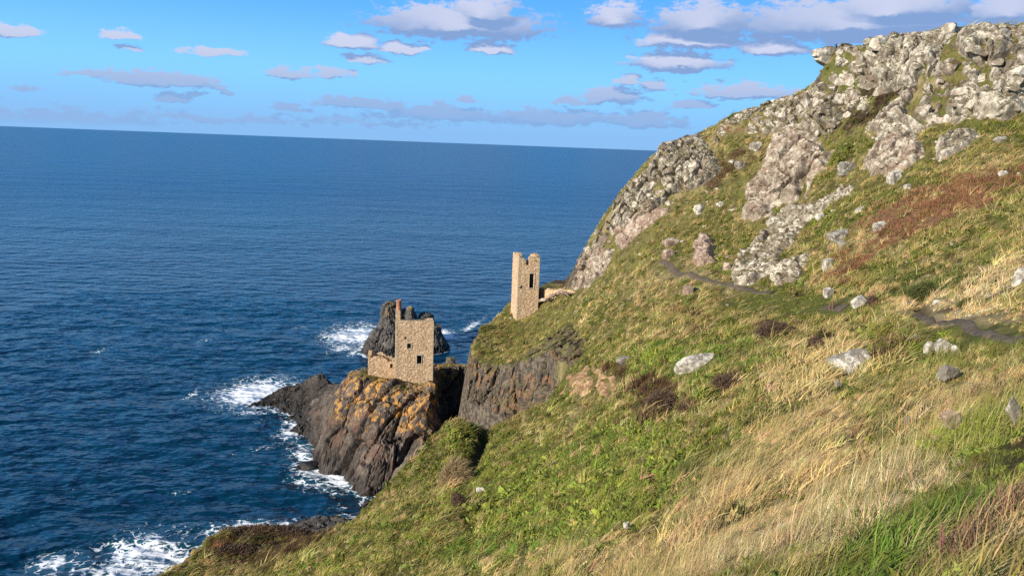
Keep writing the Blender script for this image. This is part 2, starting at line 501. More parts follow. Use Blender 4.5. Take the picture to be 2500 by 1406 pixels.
# ---- sea
def sea_mat():
    m, N, b = new_mat('sea_water', 0.1, 0.5)
    geo = N.new('ShaderNodeNewGeometry'); pos = geo.outputs['Position']
    sx = N.new('ShaderNodeSeparateXYZ'); N.put(sx.inputs[0], pos)
    dist = N.vmath('LENGTH', pos)
    w = N.scalev(pos, (0.62, 1.0, 1.0))
    n1 = N.noise(w, 0.60, 3, 0.55)
    n2 = N.noise(N.scalev(pos, (0.6, 1.0, 1.0)), 0.20, 3, 0.5)
    n3 = N.noise(N.scalev(pos, (0.5, 1.0, 1.0)), 0.02, 2, 0.6)
    big = N.noise(N.scalev(pos, (0.25, 1.0, 1.0)), 0.0035, 4, 0.6)
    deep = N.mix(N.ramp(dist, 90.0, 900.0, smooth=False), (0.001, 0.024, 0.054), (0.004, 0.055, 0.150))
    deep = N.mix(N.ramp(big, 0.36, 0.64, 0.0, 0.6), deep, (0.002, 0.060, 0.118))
    foam = N.attr('foam')
    # foam: torn sheets and strings
    wv = N.noise(pos, 0.5, 3, 0.6, color=True)
    pf = N.vmath('ADD', pos, N.scalev(wv, (2.4, 2.4, 0.0)))
    strings = N.ramp(N.voro(N.scalev(pf, (0.8, 1.0, 1.0)), 0.62, 'DISTANCE_TO_EDGE'), 0.0, 0.20, 1.0, 0.0)
    strings2 = N.ramp(N.voro(N.scalev(pf, (0.8, 1.0, 1.0)), 1.7, 'DISTANCE_TO_EDGE'), 0.0, 0.25, 1.0, 0.0)
    tear = N.noise(pf, 0.9, 7, 0.72)
    fpat = N.math('ADD', N.math('ADD', N.math('MULTIPLY', strings, 0.30), N.math('MULTIPLY', strings2, 0.20)), N.math('MULTIPLY', tear, 0.75))
    fm = N.ramp(N.math('ADD', fpat, N.math('MULTIPLY', foam, 1.0)), 0.98, 1.22)
    fm = N.math('MULTIPLY', fm, N.ramp(foam, 0.03, 0.22))
    # sparse whitecaps further out
    cap = N.math('MULTIPLY', N.ramp(N.noise(N.scalev(pos, (0.3, 1.0, 1.0)), 0.16, 5, 0.7), 0.735, 0.80), N.ramp(n3, 0.5, 0.65))
    fm = N.math('MAXIMUM', fm, N.math('MULTIPLY', cap, 0.5))
    aer = N.ramp(foam, 0.05, 0.7, 0.0, 0.55)
    deep = N.mix(aer, deep, (0.03, 0.14, 0.17))
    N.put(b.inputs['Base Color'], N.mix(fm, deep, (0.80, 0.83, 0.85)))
    N.put(b.inputs['Roughness'], N.math('MAXIMUM', N.math('MULTIPLY', fm, 0.9), N.ramp(dist, 100.0, 900.0, 0.10, 0.28)))
    b.inputs['IOR'].default_value = 1.33
    b.inputs['Specular Tint'].default_value = (0.66, 0.86, 1.0, 1.0)
    N.put(b.inputs['Specular IOR Level'], N.ramp(dist, 100.0, 1500.0, 0.42, 0.16))
    n1 = N.math('MULTIPLY', n1, N.ramp(dist, 120.0, 450.0, 0.45, 0.0))
    n2 = N.math('MULTIPLY', n2, N.ramp(dist, 200.0, 1600.0, 4.2, 0.8))
    h = N.math('ADD', n1, N.math('ADD', n2, N.math('MULTIPLY', n3, 7.0)))
    bn = N.new('ShaderNodeBump'); bn.inputs['Distance'].default_value = 1.0
    N.put(bn.inputs['Strength'], 0.85); N.put(bn.inputs['Height'], h)
    N.put(b.inputs['Normal'], bn.outputs[0])
    return m
MAT['sea'] = sea_mat()

# ---------------------------------------------------------------- world: physical sky with broken cumulus
CLOUDS = [  # photo x, y, half width, half height, weight
 (1120,58,200,36,1),(1180,30,80,34,1),(860,103,52,18,1),(985,119,58,13,.9),(520,129,64,9,.9),(700,178,50,15,1),(808,180,46,12,.9),(395,195,118,15,1),
 (300,88,38,9,.8),(12,74,56,13,.9),(1198,118,62,13,.9),(1500,42,66,26,.8),(1718,52,112,38,1),(1685,99,122,20,1),(1655,152,106,23,1),(2080,48,260,42,1.05),
 (2180,15,160,34,1),(1895,113,78,20,1),(1815,224,110,17,1),(1492,237,76,17,1),(1538,196,36,10,.9),(1602,210,40,13,.8),(1690,257,60,9,.9),(1390,246,34,9,.9),
 (420,237,44,10,.9),(474,231,22,7,.8),(548,218,22,9,.9),(320,121,30,7,.6),(875,251,110,13,.95),(1075,276,165,20,.75),(1335,287,170,20,.75),(710,265,44,9,.8),
 (1145,241,32,7,.8),(2470,18,80,34,.9),(205,182,50,7,.8),(66,211,24,7,.6),(2090,97,80,10,.8),(895,146,52,10,.8),(1560,292,120,18,.7),(130,284,250,16,.5),(560,290,240,11,.45),(900,298,220,9,.4),
 (1500,222,60,8,.7),(1210,20,60,14,.5)]
def build_world():
    w = bpy.data.worlds.new('World'); scene.world = w; w.use_nodes = True
    w.node_tree.nodes.clear()
    N = NT(w.node_tree)
    out = N.new('ShaderNodeOutputWorld'); bg = N.new('ShaderNodeBackground')
    N.l.new(bg.outputs[0], out.inputs[0])
    sky = N.new('ShaderNodeTexSky', sky_type='NISHITA')
    sky.sun_disc = False
    sky.sun_elevation = SUN_EL
    sky.sun_rotation = math.atan2(sun_dir[0], sun_dir[1])
    sky.altitude = 50.0; sky.air_density = 1.0; sky.dust_density = 0.35; sky.ozone_density = 2.2
    tc = N.new('ShaderNodeTexCoord'); d = tc.outputs['Generated']
    sx = N.new('ShaderNodeSeparateXYZ'); N.put(sx.inputs[0], d)
    az = N.math('ARCTAN2', sx.outputs[0], sx.outputs[1])
    el = N.math('ARCSINE', sx.outputs[2])
    cx = N.new('ShaderNodeCombineXYZ'); N.put(cx.inputs[0], az); N.put(cx.inputs[1], el)
    q = cx.outputs[0]
    qs = N.scalev(q, (1.0, 2.2, 1.0))
    warp = N.vmath('SUBTRACT', N.noise(qs, 30.0, 4, 0.6, color=True), (0.5, 0.5, 0.5))
    qw = N.vmath('MULTIPLY_ADD', warp, (0.050, 0.020, 0.0), q)
    # group: how deep inside a cloud
    g = bpy.data.node_groups.new('cloud_depth', 'ShaderNodeTree')
    g.interface.new_socket('v', in_out='INPUT', socket_type='NodeSocketVector')
    g.interface.new_socket('d', in_out='OUTPUT', socket_type='NodeSocketFloat')
    GN = NT(g); gi = GN.new('NodeGroupInput'); go = GN.new('NodeGroupOutput')
    acc = None
    for (px, py, hw, hh, wt) in CLOUDS:
        dd = ray(px, py)
        a, e = math.atan2(dd[0], dd[1]), math.atan2(dd[2], math.hypot(dd[0], dd[1])) - 0.35 * hh / FPX
        # undo the roll: long axis of clouds follows the horizon
        v = GN.vmath('SUBTRACT', gi.outputs[0], (a, e, 0.0))
        v = GN.vmath('MULTIPLY', v, (FPX / (1.25 * hw), FPX / (1.75 * hh), 0.0))
        lo = GN.vmath('MINIMUM', v, (9.0, 0.0, 9.0))
        lo = GN.vmath('MULTIPLY_ADD', lo, (0.0, 1.2, 0.0), v)
        r = GN.vmath('LENGTH', lo)
        val = GN.math('MULTIPLY_ADD', r, -wt, wt)
        acc = val if acc is None else GN.math('MAXIMUM', acc, val)
    GN.l.new(acc, go.inputs[0])
    def depth(vec):
        n = N.new('ShaderNodeGroup'); n.node_tree = g
        N.put(n.inputs[0], vec)
        return n.outputs[0]
    det = N.noise(qs, 55.0, 6, 0.66)
    det2 = N.math('MULTIPLY', N.math('SUBTRACT', det, 0.5), 1.5)
    d0 = N.math('ADD', depth(qw), det2)
    d1 = N.math('ADD', depth(N.vmath('ADD', qw, (-0.004, 0.011, 0.0))), det2)
    # blue air thickening towards the horizon, the same all round
    def air(e):
        h = N.mix(N.ramp(e, 0.0, 0.09), (3.5, 7.1, 12.4), (3.5, 9.3, 15.6))
        h = N.mix(N.ramp(e, 0.06, 0.20), h, (1.45, 6.0, 14.6))
        return N.mix(N.ramp(e, 0.22, 0.7, 0.97, 0.15), sky.outputs[0], h)
    skyc = air(el)
    alpha = N.ramp(d0, 0.0, 0.34, 0.0, 0.97)
    alpha = N.math('MULTIPLY', alpha, N.ramp(el, 0.0, 0.012))
    lit = N.ramp(N.math('SUBTRACT', d0, d1), -0.05, 0.42)
    lit = N.math('MULTIPLY', lit, N.ramp(el, 0.02, 0.13, 0.25, 1.0))
    cc = N.mix(lit, (3.2, 5.0, 9.0), (8.6, 9.2, 11.8))
    low = N.ramp(el, 0.015, 0.10, 1.0, 0.0)
    cc = N.mix(N.math('MULTIPLY', low, 0.6), cc, (3.3, 6.6, 11.6))
    N.put(bg.inputs[0], N.mix(alpha, skyc, cc))
    bg.inputs[1].default_value = SKY_STRENGTH
    # elsewhere in the sky: the same broken cumulus from one noise
    els = N.noise(N.scalev(q, (1.0, 1.7, 1.0)), 7.0, 4, 0.58)
    ga = N.math('MULTIPLY', N.ramp(els, 0.56, 0.70, 0.0, 0.9), N.ramp(el, 0.0, 0.05))
    bg2 = N.new('ShaderNodeBackground'); bg2.inputs[1].default_value = SKY_STRENGTH
    N.put(bg2.inputs[0], N.mix(ga, skyc, (5.2, 5.8, 8.4)))
    inside = N.math('MULTIPLY', N.math('LESS_THAN', N.math('ABSOLUTE', az), 0.75), N.math('LESS_THAN', N.math('ABSOLUTE', N.math('SUBTRACT', el, 0.12)), 0.14))
    mx = N.new('ShaderNodeMixShader'); N.put(mx.inputs[0], inside)
    N.l.new(bg2.outputs[0], mx.inputs[1]); N.l.new(bg.outputs[0], mx.inputs[2])
    N.l.new(mx.outputs[0], out.inputs[0])
    w.cycles.sampling_method = 'MANUAL'
    w.cycles.sample_map_resolution = 256
build_world()
# ---------------------------------------------------------------- the hillside (heights from points read off the photograph)
GROUND_PTS = [  # photo x, photo y, distance forward (m)
 (2500,1406,5),(2500,1250,7),(2500,1100,10),(2500,950,17),(2500,840,24),(2500,750,33),(2500,650,45),(2500,500,62),(2500,400,75),(2500,285,88),(2500,160,95),(2500,84,99),
 (2300,1406,6),(2300,1250,8.6),(2300,1100,12.5),(2300,950,20),(2300,850,29),(2300,780,42),(2300,650,58),(2300,500,74),(2300,400,85),(2300,330,93),(2300,250,98),(2300,165,101),(2330,90,104),(2420,86,103),
 (2100,1406,7),(2100,1250,11),(2100,1100,17),(2100,950,28),(2080,890,34),(2100,770,56),(2026,755,60),(2100,650,72),(2100,550,82),(2100,430,95),(2100,300,106),(2100,210,111),(2120,118,115),(2215,106,110),
 (1900,1406,8.5),(1900,1250,14),(1900,1100,22),(1900,950,34),(1900,850,48),(1900,760,66),(1900,700,80),(1900,600,95),(1900,480,108),(1900,330,119),(1900,250,125),(1960,225,122),(2012,182,119),(2032,134,117.5),
 (1700,1406,11),(1700,1250,18),(1700,1100,30),(1700,950,45),(1700,880,54),(1700,780,74),(1700,680,92),(1700,600,105),(1700,480,118),(1720,340,127),(1800,290,126),
 (1500,1406,18),(1500,1250,28),(1500,1100,43),(1500,960,64),(1500,870,74),(1500,760,98),(1500,650,117),(1560,470,126),(1610,380,128),(1470,560,129),(1430,610,130),
 (1250,1406,30),(1250,1250,47),(1250,1130,61),(1000,1406,42),(1000,1250,56),(700,1406,53),(700,1345,61),(412,1398,60),
 (1600,870,64),(1600,760,86),(1600,650,104),
 (512,1318,66),(672,1302,68),(824,1290,67),(896,1238,69),(968,1166,71),(1040,1086,74),(1104,1036,77),(1190,1054,76),(1330,987,79),(1430,940,74),(1430,1050,60),(1385,905,87),
 (1400,700,128),(1400,790,112),(1250,785,140),(1320,730,143),(1240,742,150),(1185,795,134),(1150,865,119),(1250,850,121),(1300,860,109),(1350,740,134),(1350,693,168),
]
GUARD_PTS = [(0,0,54.4),(4,-6,56.5),(-4,6,48.0),(0,12,47.5),(-10,0,45),(-20,20,33),(-35,40,19),(-10,-20,50),(0,-30,58),(20,-25,62),(40,-20,66),
 (40,10,59),(60,30,64),(85,60,70),(100,92,75),(95,112,73),(75,120,69),(60,132,61),(40,150,48),(25,165,36),(12,185,24),(60,170,50),(100,150,66),(110,30,74),(-40,-20,30)]
pts = np.array(GROUND_PTS, float)
G = np.vstack([P(pts[:, 0], pts[:, 1], pts[:, 2]), np.array(GUARD_PTS, float)])
fit = rbf_fit(G, 0.4)

def PX(lst):
    a = np.array(lst, float)
    return P(a[:, 0], a[:, 1], a[:, 2])[:, :2]
COAST = np.vstack([
    [(-70, -60), (-52, 20), (-45, 42)],
    PX([(412,1398,60),(480,1350,63),(512,1318,66),(568,1302,68),(672,1302,68),(760,1318,66),(824,1290,67),(852,1270,68),(896,1238,69),(968,1166,71),
        (1040,1086,74),(1076,1046,76),(1104,1034,77),(1150,1045,77),(1190,1052,76),(1330,985,80),(1385,905,88),(1400,865,95),
        (1350,880,100),(1300,880,104),(1220,892,109),(1152,884,115),(1146,850,121),(1160,815,128),(1192,770,138),(1234,738,150)]),
    [(4, 158), (9, 160), (9, 172), (16, 178), (22, 196), (130, 196), (130, -60)]])

TX0, TX1, TY0, TY1, TD = -62.0, 112.0, -22.0, 188.0, 0.35
_gx = np.arange(TX0, TX1, 0.7); _gy = np.arange(TY0, TY1, 0.7)
_q = np.stack(np.meshgrid(_gx, _gy), -1).reshape(-1, 2)
_z = rbf_eval(fit, _q)
coarse = HF(TX0, TY0, 0.7, _z.reshape(len(_gy), len(_gx)))
gx = np.arange(TX0, TX1 - 1, TD); gy = np.arange(TY0, TY1 - 1, TD)
Q = np.stack(np.meshgrid(gx, gy), -1).reshape(-1, 2)
z = coarse(Q)
q3 = np.c_[Q, np.zeros(len(Q))]
coast_q = Q + np.stack([fbm(q3 / 3.0, 3, 301), fbm(q3 / 3.0, 3, 302)], 1) * 0.8
sd = poly_sd(COAST, coast_q)
out_d = np.maximum(0, -sd)
far = np.hypot(Q[:, 0], Q[:, 1])
damp = sstep(4, 14, far)
hump = fbm(q3 / 4.5, 3, 11) * 0.6 + fbm(q3 / 1.7, 3, 12) * 0.42 * sstep(8, 30, far)
z = z + hump * damp * 0.8
for (mx_, my_, mY_, mh_, mr_) in ((1108,1052,75,1.0,1.6),(1150,1062,75,0.5,1.2),(1700,770,76,0.5,2.5),(2200,800,44,0.6,3.0),(1300,1010,77,0.4,1.5)):
    c_ = P(np.float64(mx_), np.float64(my_), np.float64(mY_))
    z = z + mh_ * np.exp(-((Q - c_[:2]) ** 2).sum(1) / mr_ ** 2)
# the ground behind the upper ruin lies lower than the nose of the ridge
CUT = np.vstack([PX([(1322,712,147),(1352,712,140),(1386,708,134),(1392,650,134),(1404,625,135),(1440,590,140)]), [(34, 165), (30, 185), (2, 185)]])
cut_fit = rbf_fit(np.vstack([P(np.array([1322.,1386,1350,1320,1300]), np.array([713.,709,683,684,700]), np.array([146.,134,166,162,154])), [(26, 170, 20), (8, 184, 16), (30, 150, 29)]]), 0.1)
cut_sd = poly_sd(CUT, Q + np.stack([fbm(q3 / 1.5, 2, 311), fbm(q3 / 1.5, 2, 312)], 1) * 0.5)
zc = rbf_eval(cut_fit, Q) + 0.15 * fbm(q3 / 1.5, 3, 13)
cut_w = sstep(0.0, 0.9, cut_sd)
z = np.where(cut_sd > 0, np.minimum(z, z * (1 - cut_w) + zc * cut_w), z)
z = z - out_d * (2.0 + 4.0 * sstep(86, 100, Q[:, 1])) - 0.9 * sstep(0, 1.2, out_d)
z = np.maximum(z, -5.0)
terrain = HF(TX0, TY0, TD, z.reshape(len(gy), len(gx)))
# worn runnels and little earth steps in the turf
RUNNELS = []
for line_, dep_, wid_ in (([(1592,1135),(1600,1180),(1598,1230),(1606,1285)], 0.55, 0.28), ([(1118,1190),(1130,1240),(1150,1300),(1140,1380)], 0.5, 0.35), ([(1180,1060),(1165,1110),(1140,1160)], 1.2, 1.0),
                          ([(1640,960),(1645,990),(1625,1010)], 0.9, 0.6), ([(2240,740),(2255,760),(2250,775)], 0.5, 0.5), ([(1930,702),(1965,718)], 0.6, 0.6), ([(1700,1010),(1760,960),(1850,920)], 0.5, 0.7), ([(2060,930),(2100,870),(2150,830)], 0.5, 0.6)):
    a_ = np.array(line_, float)
    w3_ = hit(terrain, a_[:, 0], a_[:, 1])
    RUNNELS.append((w3_[:, :2], wid_))
    dd_ = line_dist(w3_[:, :2], Q + np.stack([fbm(q3 / 0.9, 2, 321), fbm(q3 / 0.9, 2, 322)], 1) * 0.35)
    z = z - dep_ * np.exp(-(dd_ / wid_) ** 2)
    terrain = HF(TX0, TY0, TD, z.reshape(len(gy), len(gx)))
# ---------------------------------------------------------------- rock masses built as height fields with jointed relief
def rock_hf(name, pts, poly, bounds, res, slope, mat, label, cat, frac, smooth=0.3, floor=-4.0, rough=0.0, extra=None, fw=None):
    x0, x1, y0, y1 = bounds
    xs = np.arange(x0, x1, res); ys = np.arange(y0, y1, res)
    q = np.stack(np.meshgrid(xs, ys), -1).reshape(-1, 2)
    f = rbf_fit(np.asarray(pts, float), smooth)
    zz = rbf_eval(f, q)
    q3_ = np.c_[q, np.zeros(len(q))]
    wob = np.stack([fbm(q3_ / 2.5, 3, 401), fbm(q3_ / 2.5, 3, 402)], 1) * 0.9
    s = poly_sd(poly, q + wob)
    zz = zz - slope * np.maximum(0, -s)
    if extra is not None:
        zz = extra(q, zz)
    zz = zz + rough * fbm(q3_ / 2.0, 4, 55)
    zz = np.maximum(zz, floor)
    hf = HF(x0, y0, res, zz.reshape(len(ys), len(xs)))
    V = np.c_[q, zz]
    keep = zz > floor + 0.4
    keep = np.asarray(keep)
    k2 = keep.reshape(len(ys), len(xs)); kk = k2.copy()
    for dx in (-1, 0, 1):
        for dy in (-1, 0, 1):
            kk |= np.roll(np.roll(k2, dx, 1), dy, 0)
    F = grid_faces(len(xs), len(ys), kk.ravel())
    V, F = compact(V, F)
    Nn = vert_normals(V, F)
    d = fracture(V, **frac)
    if fw is not None: d = d * fw(V)
    V = V + Nn * d[:, None]
    o = link(name, make_mesh(name, V, F, False), mat, label=label, cat=cat)
    return hf, o

def Wz(px, py, z=0.0):
    return W(float(px), float(py), z)
def Pp(px, py, Y):
    return P(np.float64(px), np.float64(py), np.float64(Y))

# headland that carries the lower engine house
hp = [Pp(962,931,126),Pp(1050,935,126.5),Pp(898,921,129.5),Pp(1000,930,131),Pp(930,917,136),Pp(1062,896,148),Pp(1130,892,150),Pp(1095,890,154),
      Pp(860,918,127),Pp(900,938,124),Pp(960,950,122.3),Pp(1040,948,122.3),
      Pp(832,1005,123),Pp(890,1010,120.8),Pp(950,1015,119.2),Pp(1035,1010,118.3),
      Pp(795,1105,121),Pp(850,1110,118.3),Pp(920,1110,115.0),Pp(1000,1110,112.6),
      Pp(885,893,134),Pp(850,925,137),Pp(795,972,142),Pp(745,998,147),Pp(800,1030,130),
      Wz(742,1006),Wz(752,1062),Wz(775,1142),Wz(850,1188),Wz(882,1238),Wz(960,1200,1.0),Wz(1010,1150,4.0),
      Wz(690,1020,-3),Wz(700,1075,-4),Wz(730,1155,-4),Wz(800,1215,-4),Wz(850,1270,-4),
      (-13.2,110,8),(-13.0,116,12.0),(-18,146,12),(-26,150,6),(-30,158,0),(-15,158,6),(-3,158,8),(-10,164,0),(-3,149,11.4)]
hp = np.array([tuple(p) for p in hp])
hpoly = np.vstack([[Wz(735,1000)[:2], Wz(750,1064)[:2], Wz(768,1144)[:2], Wz(846,1192)[:2], Wz(878,1242)[:2], Wz(955,1225)[:2]],
                   [(-13.4, 104), (-13.4, 112), (-13.1, 121), (-13.6, 131), (-13.8, 147), (-8, 148.5), (-1, 149), (2, 158), (-12, 160), (-24, 156)]])
def head_extra(q, zz):
    # a raised knoll on the neck and a notch on the front face
    k = np.exp(-(((q - Pp(1100, 878, 154)[:2]) / np.array([1.6, 1.2])) ** 2).sum(1))
    zz = zz + 0.5 * k
    top = sstep(11.5, 14.5, zz) * sstep(118.5, 121.5, q[:, 1]) * sstep(-21.5, -19.5, q[:, 0]) * sstep(-11.5, -13.0, q[:, 0])
    return zz
def head_fw(V):
    pad_ = np.exp(-(((V[:, 0] + 17.5) / 5.5) ** 4 + ((V[:, 1] - 130.5) / 5.0) ** 4))
    neck_ = np.exp(-(((V[:, 0] + 7) / 7.0) ** 4 + ((V[:, 1] - 152) / 3.2) ** 4))
    return 1 - 0.85 * np.maximum(pad_, neck_)
headland, headland_obj = rock_hf('sea_cliff', hp, hpoly, (-52, 6, 96, 170), 0.17, 5.0, MAT['headland'],
    'brown headland with orange lichen carrying the lower roofless engine house', 'cliff',
    dict(sizes=(5.5, 2.6, 1.1, 0.45), amp=0.18, crack=1.0, tilt=0.85, stretch=(0.85, 0.7, 2.1), yaw=1.45, dip=0.5, seed=3, width=0.10, weights=(1, 1, .7, .45), blocky=False), 0.3, extra=head_extra, fw=head_fw)

# low dark spur running out to the left from the headland
SPUR = np.array([Pp(588,1004,149.5), Pp(625,978,152.5), Pp(665,956,154.5), Pp(705,942,155.5), Pp(750,926,155.5), Pp(786,910,154.5), Pp(802,932,151), Pp(840,936,145)])
def spur_extra(q, zz):
    out = np.full(len(q), -4.0)
    jit = fbm(np.c_[q / 2.2, np.zeros(len(q))], 3, 431) * 0.9
    for a_, b_ in zip(SPUR[:-1], SPUR[1:]):
        e_ = b_[:2] - a_[:2]; w_ = q - a_[:2]
        t_ = np.clip((w_ @ e_) / (e_ @ e_), 0, 1)
        d_ = np.hypot(*(w_ - t_[:, None] * e_).T)
        side_ = e_[0] * w_[:, 1] - e_[1] * w_[:, 0]
        out = np.maximum(out, a_[2] + t_ * (b_[2] - a_[2]) - np.where(side_ < 0, 0.78, 1.5) * d_ * (1 + 0.25 * jit))
    return out
reef, reef_obj = rock_hf('reef', [(-60,140,0),(-20,140,0),(-20,172,0),(-60,172,0)], [(-80,120),(0,120),(0,190),(-80,190)], (-68, -24, 136, 174), 0.18, 2.4, MAT['reef'],
    'low black wave-washed spur of rock pointing out to sea from the headland', 'rock',
    dict(sizes=(3.5, 1.5, 0.7), amp=0.20, crack=0.9, tilt=0.9, stretch=(2.0, 0.7, 0.9), yaw=0.35, dip=0.8, seed=9, weights=(.6, 1, .9)), extra=spur_extra)

# sea stack behind the lower engine house
def mesa_union(q, mesas):
    zz = np.full(len(q), -4.0)
    for (cx_, cy_, rx, ry, top, k) in mesas:
        rx *= 0.85; ry *= 0.85; top = top - 0.9 if top > 8 else top
        r = np.hypot((q[:, 0] - cx_) / rx, (q[:, 1] - cy_) / ry)
        m = 0.5 * (rx + ry)
        zz = np.maximum(zz, top - k * np.maximum(0, (r - 1) * m) - 0.6 * np.clip(r, 0, 1))
    return zz
def stack_extra(q, zz):
    def c(px, Y): return Pp(px, 800, Y)[0]
    return mesa_union(q + 0.0, [(c(952,203),203,2.3,3.0,13.6,3.2),(c(985,205),205,2.6,3,10.9,3.0),(c(1001,204),204,1.2,1.6,12.2,3),(c(1040,206),206,2.2,3,10.2,2.6),
        (c(945,199),199,4.5,4,6.6,2.2),(c(915,197),197,2.2,3,4.2,1.5),(c(990,199),199,7,4,5.6,2.0),(c(1050,202),202,3.2,3,7.0,2.4),(c(1068,203),203,1.4,2,1.6,1.0),(c(905,203),203,1.5,1.5,1.2,1.0)])
stack_hf, stack_obj = rock_hf('sea_stack', [(-60,185,0),(0,185,0),(0,220,0),(-60,220,0)], [(-70,180),(10,180),(10,226),(-70,226)], (-48, -10, 186, 216), 0.2, 1.0, MAT['stack'],
    'grey sea stack rising from the water behind the lower engine house', 'rock',
    dict(sizes=(4.0, 1.8, 0.8), amp=0.20, crack=0.9, tilt=0.7, stretch=(0.9, 0.9, 1.2), yaw=0.2, dip=0.25, seed=21, weights=(.7, 1, .8)), extra=stack_extra)

# flat slab rocks at the foot of the near slope
lp = [tuple(p) for p in (Pp(700,1285,99),Pp(760,1268,100),Pp(785,1262,100.5),Pp(820,1264,100),Pp(840,1275,98),Pp(700,1320,92),Pp(800,1310,92),Pp(860,1290,93),Wz(672,1300,0.4),Wz(650,1296,-1.5))] + [(-36,84,3),(-20,84,8),(-14,92,8),(-22,112,-3),(-30,112,-4)]
ledge_poly = np.array([Wz(690,1300)[:2], Wz(720,1278)[:2], Pp(778,1261,101.5)[:2], Pp(826,1262,101.5)[:2], Pp(850,1280,99)[:2], (-14,92), (-16,84), (-36,84)])
ledge_hf, ledge_obj = rock_hf('rock_ledge', lp, ledge_poly, (-42, -10, 80, 112), 0.2, 3.0, MAT['stack'],
    'flat grey slabs of rock at the waterline below the near grassy slope', 'rock',
    dict(sizes=(4.5, 1.8, 0.7), amp=0.18, crack=0.6, tilt=0.5, stretch=(1.4, 1, 0.5), yaw=0.7, dip=0.2, seed=33))

# ---------------------------------------------------------------- loose blocks
_ico = {}
def icosphere(sub):
    if sub in _ico: return _ico[sub]
    t = (1 + 5 ** 0.5) / 2
    V = [(-1,t,0),(1,t,0),(-1,-t,0),(1,-t,0),(0,-1,t),(0,1,t),(0,-1,-t),(0,1,-t),(t,0,-1),(t,0,1),(-t,0,-1),(-t,0,1)]
    F = [(0,11,5),(0,5,1),(0,1,7),(0,7,10),(0,10,11),(1,5,9),(5,11,4),(11,10,2),(10,7,6),(7,1,8),(3,9,4),(3,4,2),(3,2,6),(3,6,8),(3,8,9),(4,9,5),(2,4,11),(6,2,10),(8,6,7),(9,8,1)]
    V = [np.array(v, float) / np.linalg.norm(v) for v in V]
    for _ in range(sub):
        cache = {}; nf = []
        def mid(a, b):
            k = (min(a, b), max(a, b))
            if k not in cache:
                m_ = V[a] + V[b]; V.append(m_ / np.linalg.norm(m_)); cache[k] = len(V) - 1
            return cache[k]
        for a, b, c in F:
            ab, bc, ca = mid(a, b), mid(b, c), mid(c, a)
            nf += [(a, ab, ca), (b, bc, ab), (c, ca, bc), (ab, bc, ca)]
        F = nf
    _ico[sub] = (np.array(V), np.array(F))
    return _ico[sub]

def block_verts(seed, dims, sub=3, planes=14, rough=0.06, soft=0.05):
    """angular rock: intersection of random half spaces, edges slightly worn"""
    rng = np.random.RandomState(seed)
    D, F = icosphere(sub)
    n = rng.normal(size=(planes, 3)); n /= np.linalg.norm(n, axis=1, keepdims=True)
    n = np.vstack([n, np.eye(3), -np.eye(3)])
    h = np.r_[rng.uniform(0.72, 1.0, planes), rng.uniform(0.75, 0.95, 6)]
    dots = D @ n.T
    r = np.where(dots > 1e-3, h[None] / np.maximum(dots, 1e-3), 9.0)
    r = -soft * np.log(np.exp(-np.minimum(r, 4) / soft).sum(1))
    V = D * r[:, None]
    V *= 1 + rough * fbm(V * 2.2 + seed % 97, 4, seed % 1000)[:, None]
    return V * np.array(dims), F

def rotz(a):
    c, s = math.cos(a), math.sin(a)
    return np.array([[c, -s, 0], [s, c, 0], [0, 0, 1]])
def roty(a):
    c, s = math.cos(a), math.sin(a)
    return np.array([[c, 0, s], [0, 1, 0], [-s, 0, c]])

def ground_at(px, py):
    p = hit(terrain, px, py)[0]
    return p

